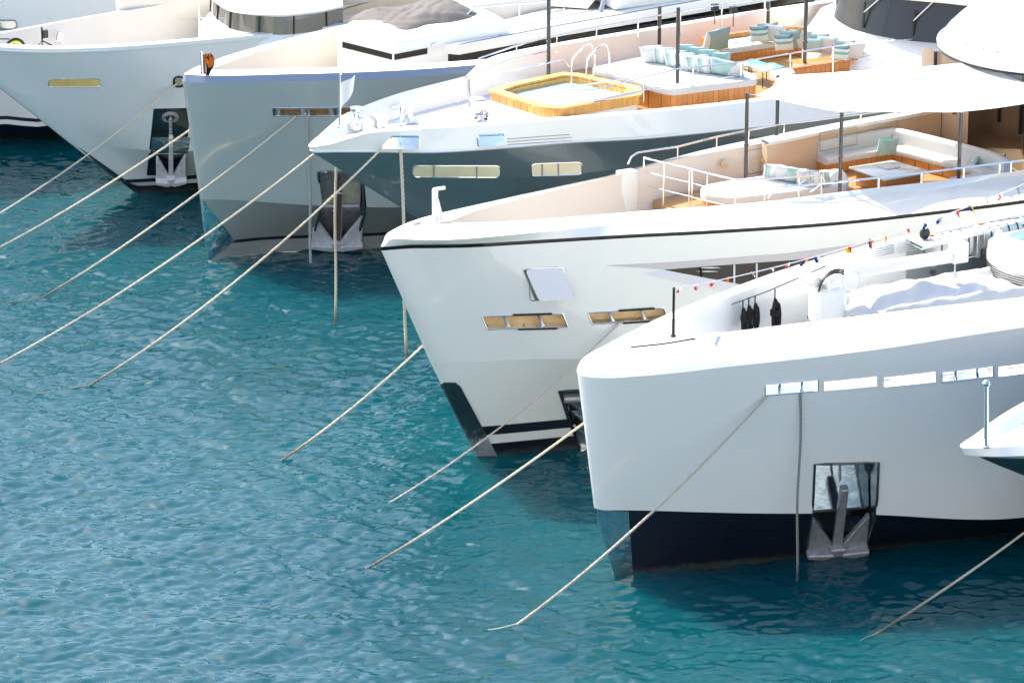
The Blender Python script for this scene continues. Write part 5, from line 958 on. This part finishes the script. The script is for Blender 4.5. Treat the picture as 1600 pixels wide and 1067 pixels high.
mb = MB(); D3 = [(6.82, 1.1), (7.44, 1.74), (11, 1.5), (20, 1.3), (20, -.1), (12, -.2), (7.1, .7)]; mb.prism([l((u, v, 0))[:2] for u, v in D3][::-1], 4.3, 5.82); mb.build('window_band', GLASSD, dh)
mb = MB(); mb.prism([l((u, v, 0))[:2] for u, v in [(8.6, 2.0), (9.2, 2.2), (13, 2.6), (20, 2.6), (20, 1.7), (11, 1.9)]][::-1], 4.3, 5.5); mb.build('side_shell', GREY, YD)
def line_tube(F, parent, name, m, segs, r=.022):
    mb = MB()
    for pts, z in segs: mb.tube(ls([F.q(x, y, z) for x, y in pts]), r, 7)
    return mb.build(name, m, parent)
mb = MB(); R = [FD.q(676, 71, 6.12), FD.qv(742, 12, .3), FD.qv(812, 6, .1), FD.qv(882, 0, .0), FD.qv(960, -12, 0)]; mb.tube(ls(R), .03, 8)
for x, yt, yb, v in [(743, 12, 53, .3), (811, 6, 40, .1), (881, 0, 26, 0.)]: a, b = FD.qv(x, yt, v), FD.qv(x, yb, v); mb.tube([l(a), l(b)], .03, 8)
mb.tube(ls([FD.qv(706, 40, .5), FD.qv(742, 38, .3)]), .02, 6); mb.tube(ls([FD.qv(745, 43, -.1), FD.qv(810, 32, -.1), FD.qv(880, 17, -.1)]), .03, 6); mb.build('handrail', CHROME, YD)
mb = MB(); mb.prism([l((u, v, 0))[:2] for u, v in [(8.9, -.3), (20, -.3), (20, -2.3), (9.3, -2.2)]][::-1], 4.3, 6.6); mb.build('far_deckhouse', SKINV, YD, bevel=.04)
mb = MB(); pl = [(10.5, -2.1, 6.6), (12.2, -.4, 6.6), (12.4, .9, 6.25), (20, 1.0, 6.6), (20, -2.4, 8.6), (12.8, -2.4, 8.3)]
mb.grid(np.array([[l((11.2+2.0*t+1.2*abs(s), 1.1*s*(1+.3*t)-.5, 6.3+2.2*t)) for s in np.linspace(-1, 1, 9)] for t in np.linspace(0, 1, 5)]+[[l((16, 1.4*s-.5, 8.7)) for s in np.linspace(-1, 1, 9)]])); sup = mb.build('windscreen_fairing', GEL, YD)
mb = MB(); mb.box(l((18, -.4, 7.0)), (10, 3.2, 1.4)); mb.build('superstructure', GEL, YD, bevel=.1)
for pts in [[(938, 20), (944, 0)], [(976, -6), (984, 10), (996, 22), (1020, 14), (1060, 4)]]: mb = MB(); mb.tube(ls([FD.qv(x, y, 1.0) for x, y in pts]), .07, 6); mb.build('window_frame', BLUEBAND, sup)
# ================================================================== details of yachts E, F, G
PILL = lambda x0, x1, y0, y1, dy=0: [(x0, y0), (x1, y0+dy), (x1, y1+dy), (x0, y1)]
MIRW = mat('warm_mirror_window', (.85, .8, .7), .06, metal=1., bump=.5, bscale=1.5, bdist=.06)
win(HE, 'window', YE, PILL(76, 157, 123.5, 136.5, -.5), 6.4, mat('amber_sunlit_paint', (.95, .58, .2), .3, coat=.3, var=.4, vscale=1.3), 5, 7, rim=.015)  # amber colour imitates a sunlit interior behind the pane
win(HE, 'fairlead', YE, [(271, 121), (287, 120), (288, 135), (272, 136)], 7, MIRW, 5, 7, rim=.035, rim_m=BLACK)
HE.panel('stem_plate', BOOT, YE, [(110, 231), (125, 231.5), (214, 294), (222, 303), (205, 303)], .012, .02, 1, 6)
PL = mat('anchor_plate', (.012, .02, .024), .1, metal=.4, coat=.8); ap = HE.panel('anchor_plate', PL, YE, [(240, 170), (297, 169), (289, 273), (229, 274)], .015, .03, 2, 7, r=2)
HE.panel('mirror_strip', MIRW, ap, [(238, 215), (297, 214), (294, 239), (235, 240)], .03, .02, 2, 7, rings=3)
t1, t0 = HE.tw(266, 183, 2, 7), HE.tw(266, 262, 2, 7); a, b = HE.S(*t1), HE.S(*t0); n = HE.nrm(*t0); up = (a-b); L_ = np.linalg.norm(up); up /= L_; af = np.cross(n, up); af *= np.sign(af[0])
ac = b+up*.72; an = anchor(YE, ac+n*.1, n, up, af, 1.9, GALV, GALV, off=.2, ws=.72)
mb = MB(); st, en = a+n*.06, ac+up*.9+n*.28
for k in range(11):
    c = st+(en-st)*(k+.5)/11; d = (en-st)/np.linalg.norm(en-st); e = af if k % 2 else n; th = np.linspace(0, 2*math.pi, 11); mb.tube([l(c+d*.075*math.cos(t)+e*.04*math.sin(t)) for t in th], .016, 5, cap=False)
mb.build('chain', STEEL, an)
mb = MB(); mb.tube([l(a+n*.02+af*.22*math.cos(t)+up*.16*math.sin(t)) for t in np.linspace(0, 2*math.pi, 16)], .06, 6, cap=False); mb.build('hawse_lip', STEELD, YE)
# E superstructure
be = [FE.q(x, y, 5.28)[:2] for x, y in [(350, 36), (358, 46), (400, 54), (450, 56), (495, 51), (536, 42)]]
be = [(4.4, -2.0), (2.9, -.6)]+be[1:]; be = smooth_line(be, 6)[:, :2]; cE = np.array([7., 0.]); shE = lambda P, f: [tuple(np.array(p)+(cE-np.array(p))/np.linalg.norm(cE-np.array(p))*f) for p in P]
mb = MB(); mb.grid(np.array([loop3(shE(be, -.35), 3.9), loop3(shE(be, -.3), 5.0), loop3(shE(be, 0), 5.26), loop3(shE(be, .03), 5.3)])); mb.build('saloon_coaming', GEL, YE)
mb = MB(); mb.grid(np.array([loop3(shE(be, .03), 5.3), loop3(shE(be, .1), 5.92)])); sg = mb.build('saloon_window', mat('saloon_glass', (.1, .1, .085), .04, coat=1., spec=1.), YE)
mb = MB()
for k in range(3, len(be)-1, 5): p, q = shE(be, .02)[k], shE(be, .08)[k]; mb.tube([l((*p, 5.3)), l((*q, 5.92))], .03, 5)
mb.build('mullion', BLACK, sg)
mb = MB(); mb.grid(np.array([loop3(shE(be, f), z) for f, z in [(.3, 5.9), (-.12, 5.91), (-.15, 5.97), (.0, 6.05), (.9, 6.3), (2.4, 6.7)]])); mb.build('saloon_roof', GEL, YE)
mb = MB(); mb.box(l((9, -.3, 6.3)), (9, 4.4, 1.2)); mb.box(l((3.2, -2.25, 5.2)), (5.5, .3, 1.0)); mb.build('upper_house', SKINV, YE, bevel=.1)
mb = MB()
for x, yt, yb in [(311, -8, 67), (332, -8, 66), (353, -8, 56)]: a, b = FE.qv(x, yt, -.2), FE.qv(x, yb, -.2); mb.tube([l(a), l(b)], .025, 7)
for x0, x1, y in [(311, 332, 28), (332, 353, 34)]: mb.tube([l(FE.qv(x0, y, -.2)), l(FE.qv(x1, y-1, -.2))], .022, 6)
mb.build('boarding_ladder', CHROME, YE)
mb = MB()
for pts in [[(443, 56), (510, 3), (540, -20)], [(488, 50), (540, 14), (600, -4)], [(280, 18), (300, -8)]]: mb.tube(ls([FE.qv(x, y, 1.2) for x, y in pts]), .028, 7)
mb.build('hand_rail', CHROME, YE)
mb = MB(); a, b = np.array(FE.qv(368, 50, 1.4)), np.array(FE.qv(411, 29, 1.4)); mb.tube([l(a), l(b)], .015, 5); mb.build('signal_halyard', WHITEC, YE)
mb = MB(); mb.grid(np.array([[l(b+np.array([-.1+.3*s, .05*math.sin(6*s), .12-.5*t*(1-.3*s)])) for s in np.linspace(0, 1, 5)] for t in np.linspace(0, 1, 5)])); o = mb.build('courtesy_flag', [BLUE], None, M=FE.M, smooth=60); tag(o, 'small crumpled blue flag in front of the curved saloon window', 'flag')
mb = MB(); q = np.array(FE.q(37, 79, 5.38)); th = np.linspace(0, 2*math.pi, 20); mb.tube([l(q+np.array([.3*math.cos(t), -.75, .3*math.sin(t)-.14])) for t in th], .05, 6, cap=False, mi=0); mb.tube([l(q+np.array([.23*math.cos(t), -.74, .23*math.sin(t)-.14])) for t in th], .035, 6, cap=False, mi=1); o = mb.build('hose_reel', [BLACK, mat('safety_yellow', (.75, .8, .02), .5)], None, M=FE.M); tag(o, 'black and yellow coil standing on the pale bow at the left edge', 'reel')
mb = MB(); q = np.array(FE.qv(66, 64, -.3)); 
for e in [(-.55, .1, -.42), (.35, 0, -.22), (.1, -.3, -.3)]: mb.tube([l(q), l(q+np.array(e))], .022, 5)
mb.tube([l(q), l(q+[0, 0, .42])], .03, 6); mb.box(l(q+[.1, 0, .2]), (.16, .12, .24)); mb.tube(ls([FE.qv(x, y, -.2) for x, y in [(-20, 61), (14, 61.5), (28, 74)]]), .02, 6); o = mb.build('tripod_lamp', BLACK, None, M=FE.M); tag(o, 'small black tripod lamp standing beside the black and yellow coil', 'lamp')
mb = MB(); q = np.array(FE.qv(93, 57, -1.0)); mb.box(l(q), (.16, .1, .26), Matrix.Rotation(.3, 4, 'Y')); mb.tube([l(q-[0, 0, .1]), l(q-[0, 0, .55])], .02, 5); mb.build('deck_light', STEEL, YE)
win(HF, 'oval_port', YF, PILL(-70, 26, 33, 47, -1), 6.8, MIRR, 4, 5, rim=.03, rim_m=STEELD)
mb = MB(); q = np.array(FG.q(1541, 699, 5.72)); t = np.array(FG.qv(1541, 602, q[1])); mb.tube([l(q), l(t)], [.055, .05], 10); mb.lathe([(.08, 0), (.09, .06), (.05, .12), (0, .14)], l(t), 12); mb.lathe([(.09, 0), (.09, .04), (.05, .06)], l(q), 12); mb.build('jackstaff', CHROME, YG)
mb = MB(); q = np.array(FG.q(1590, 688, 5.72)); mb.lathe([(.3, 0), (.3, .05), (.1, .12), (0, .12)], l(q+[.3, 0, 0]), 20); mb.build('deck_hatch', GEL, YG)
HG.rim('rub_strip', STEEL, YG, [(1530, 713), (1565, 728), (1600, 744)], .012, .01, 2, 3) if False else None
for x, y in [(405, 112)]: p = FD.q(x, y, 5.3); mb = MB(); mb.box(l((p[0], p[1], p[2])), (.3, .08, .06)); mb.box(l((p[0], p[1], p[2]-.05)), (.1, .06, .1)); mb.build('cleat', CHROME, YD, bevel=.015)
# ================================================================== mooring lines
def rope(p0, p1, label, r=.032, sag=.12, m=ROPE, group='mooring lines running from the bows into the water', name='mooring_rope', trail=0):
    p0, p1 = np.array(p0, float), np.array(p1, float); p1 = p1+(p1-p0)*(.25/np.linalg.norm(p1-p0)); d = p1-p0; L_ = np.linalg.norm(d); mb = MB(); P = []
    for t in np.linspace(0, 1, 60): P.append(p0+d*t-np.array([0, 0, 4*sag*2.2*t*(1-t)]))
    # three laid strands
    for k in range(3):
        Q = []; nn = int(L_/.07); side = np.cross(d/L_, [0, 0, 1.]) if abs(d[2]/L_) < .95 else np.array([1., 0, 0]); side /= np.linalg.norm(side); up = np.cross(side, d/L_)
        for i in range(nn+1):
            t = i/nn; a = 2*math.pi*(t*L_/.42+k/3); c = p0+d*t-np.array([0, 0, 4*sag*2.2*t*(1-t)]); Q.append(c+r*.5*(math.cos(a)*side+math.sin(a)*up))
        mb.tube(Q, r*.62, 5)
    if trail:
        e = p1-(p1-p0)*(.25/np.linalg.norm(p1-p0)); dd = (p1-p0)*np.array([1, 1, 0]); dd /= np.linalg.norm(dd); sd_ = np.array([-dd[1], dd[0], 0])
        mb.tube([e+dd*t*trail+sd_*.12*math.sin(t*9)*t+np.array([0, 0, .035-.07*t]) for t in np.linspace(-.05, 1, 24)], r*.4, 5)
    o = mb.build(name, m, None, smooth=60); return tag(o, label, 'rope', group)
def on(H, x, y, w0, w1, off=.05): t = H.tw(x, y, w0, w1); p = H.S(*t)+H.nrm(*t)*off; return H.F.w(*p)
def mirr(H, x, y, w0, w1): t = H.tw(x, y, w0, w1); p = H.S(*t); return H.F.w(p[0], -p[1]-.05, p[2])
def sight(x, y, target, depth_like):
    """the point on a sight line that lies at the same distance from the camera as depth_like"""
    r = FW*FPX+RT*(x-800)+UP*(533.5-y); z = (np.array(depth_like)-CAM) @ FW; return CAM+r*(z/FPX)
rope(on(HE, 277, 129, 5, 7), ground(-90, 382), 'thin grey mooring rope from the ring on the pale yacht with the hanging anchor', .027, .15)
rope(mirr(HD, 470, 172, 4, 5), ground(-70, 421), 'mooring rope emerging from behind the silver-green stem, crossing the hanging anchor', .032, .15)
rope(on(HD, 463, 181, 4, 5), ground(62, 467), 'mooring rope from the tan-lined slot in the silver-green hull to the water', .032, .1, trail=1.6)
rope(mirr(HC, 600, 226, 6, 7), ground(-45, 590), 'long mooring rope from the far side of the white-nosed bow, reaching the left edge', .031, .2)
rope(on(HC, 598, 230, 6, 7), ground(132, 605), 'mooring rope from the mirrored fairlead on the white bulwark, crossing the rusty anchor', .031, .2, trail=1.3)
rope(mirr(HB, 790, 500, 5, 6), ground(440, 717), 'mooring rope emerging behind the ivory bow stem', .031, .12)
rope(on(HB, 968, 503, 5, 6), ground(605, 785), 'thin reddish-grey mooring rope running down across the ivory hull', .024, .15, mat('reddish_grey_rope', (.5, .42, .36), .85, var=.25, vscale=12, spec=.2))  # one reddish-grey rope tone, mottled by noise
rope(mirr(HA, 1200, 612, 2, 3), ground(571, 888), 'mooring rope coming from behind the nearest white bow', .031, .12)
rope(on(HA, 1198, 616, 2, 3), ground(801, 978), 'mooring rope from the chrome fairlead of the nearest hull, crossing its black boot', .033, .15, mat('two_tone_rope', (.5, .45, .37), .85, var=.25, vscale=2, spec=.2), trail=1.5)
rope(FG.w(7.8, -.6, 4.6) if False else ground(1660, 787, 1.6), ground(1357, 996), 'mooring rope in the bottom right corner below the near-black bow', .03, .05, trail=1.5)
def hang(H, x, y, w0, w1, xb, yb, label, r=.03, side=1, m=ROPE):
    g = ground(xb, yb); p = np.array(on(H, x, y, w0, w1, .06)) if side > 0 else np.array([g[0], g[1], 6.0]); r_ = np.array([p[0]+(xb-x)*.004, p[1], -.2]); n = 40; mb = MB()
    for k in range(3): mb.tube([p+(r_-p)*t+np.array([.02*math.sin(t*9+x), .02*math.cos(t*7), 0])+r*.5*np.array([math.cos(2*math.pi*(t*np.linalg.norm(r_-p)/.4+k/3)), math.sin(2*math.pi*(t*np.linalg.norm(r_-p)/.4+k/3)), 0]) for t in np.linspace(0, 1, 110)], r*.62, 5)
    return tag(mb.build('hanging_rope', m, None, smooth=60), label, 'rope', 'slack lines hanging straight down from the bows')
hang(HD, 481, 181, 4, 5, 487, 405, 'slack grey-white rope hanging from the slot of the silver-green hull', .04, m=mat('damp_rope', (.42, .42, .38), .85, var=.2, vscale=14, spec=.2))
hang(HC, 560, 231, 6, 7, 530, 508, 'slack rope hanging from the white nose in front of the rusty anchor', .038, -1)
hang(HC, 627, 222, 6, 7, 648, 545, 'slack rope hanging from the mirrored fairlead across the blue-grey hull', .045)
hang(HA, 1250, 612, 2, 3, 1252, 900, 'grey slack rope hanging beside the anchor pocket of the nearest hull', .031, 1, ROPEG)
# ------------------------------------------------------------------ link hulls and decks
HA.build('hull', [GEL, BOOT, GEL], YA); HA.deck('deck', DECKW, YA)
HB.build('hull', [GELB, BOOT, GLASSD, SKINV], YB); HB.deck('deck', DECKW, YB)
HC.build('hull', [NAVY, BOOT, GEL], YC); HC.deck('deck', DECKW, YC)
HD.build('hull', [GREY, GREYD, BOOT, BLUEBAND, GEL, SKINV], YD); HD.deck('deck', DECKW, YD)
HE.build('hull', [PALE, BOOT, SKINV], YE); HE.deck('deck', DECKW, YE)
HF.build('hull', [GEL, BOOT], YF); HF.deck('deck', DECKW, YF)
HG.build('hull', [GEL, BOOT], YG); HG.deck('deck', DECKW, YG)
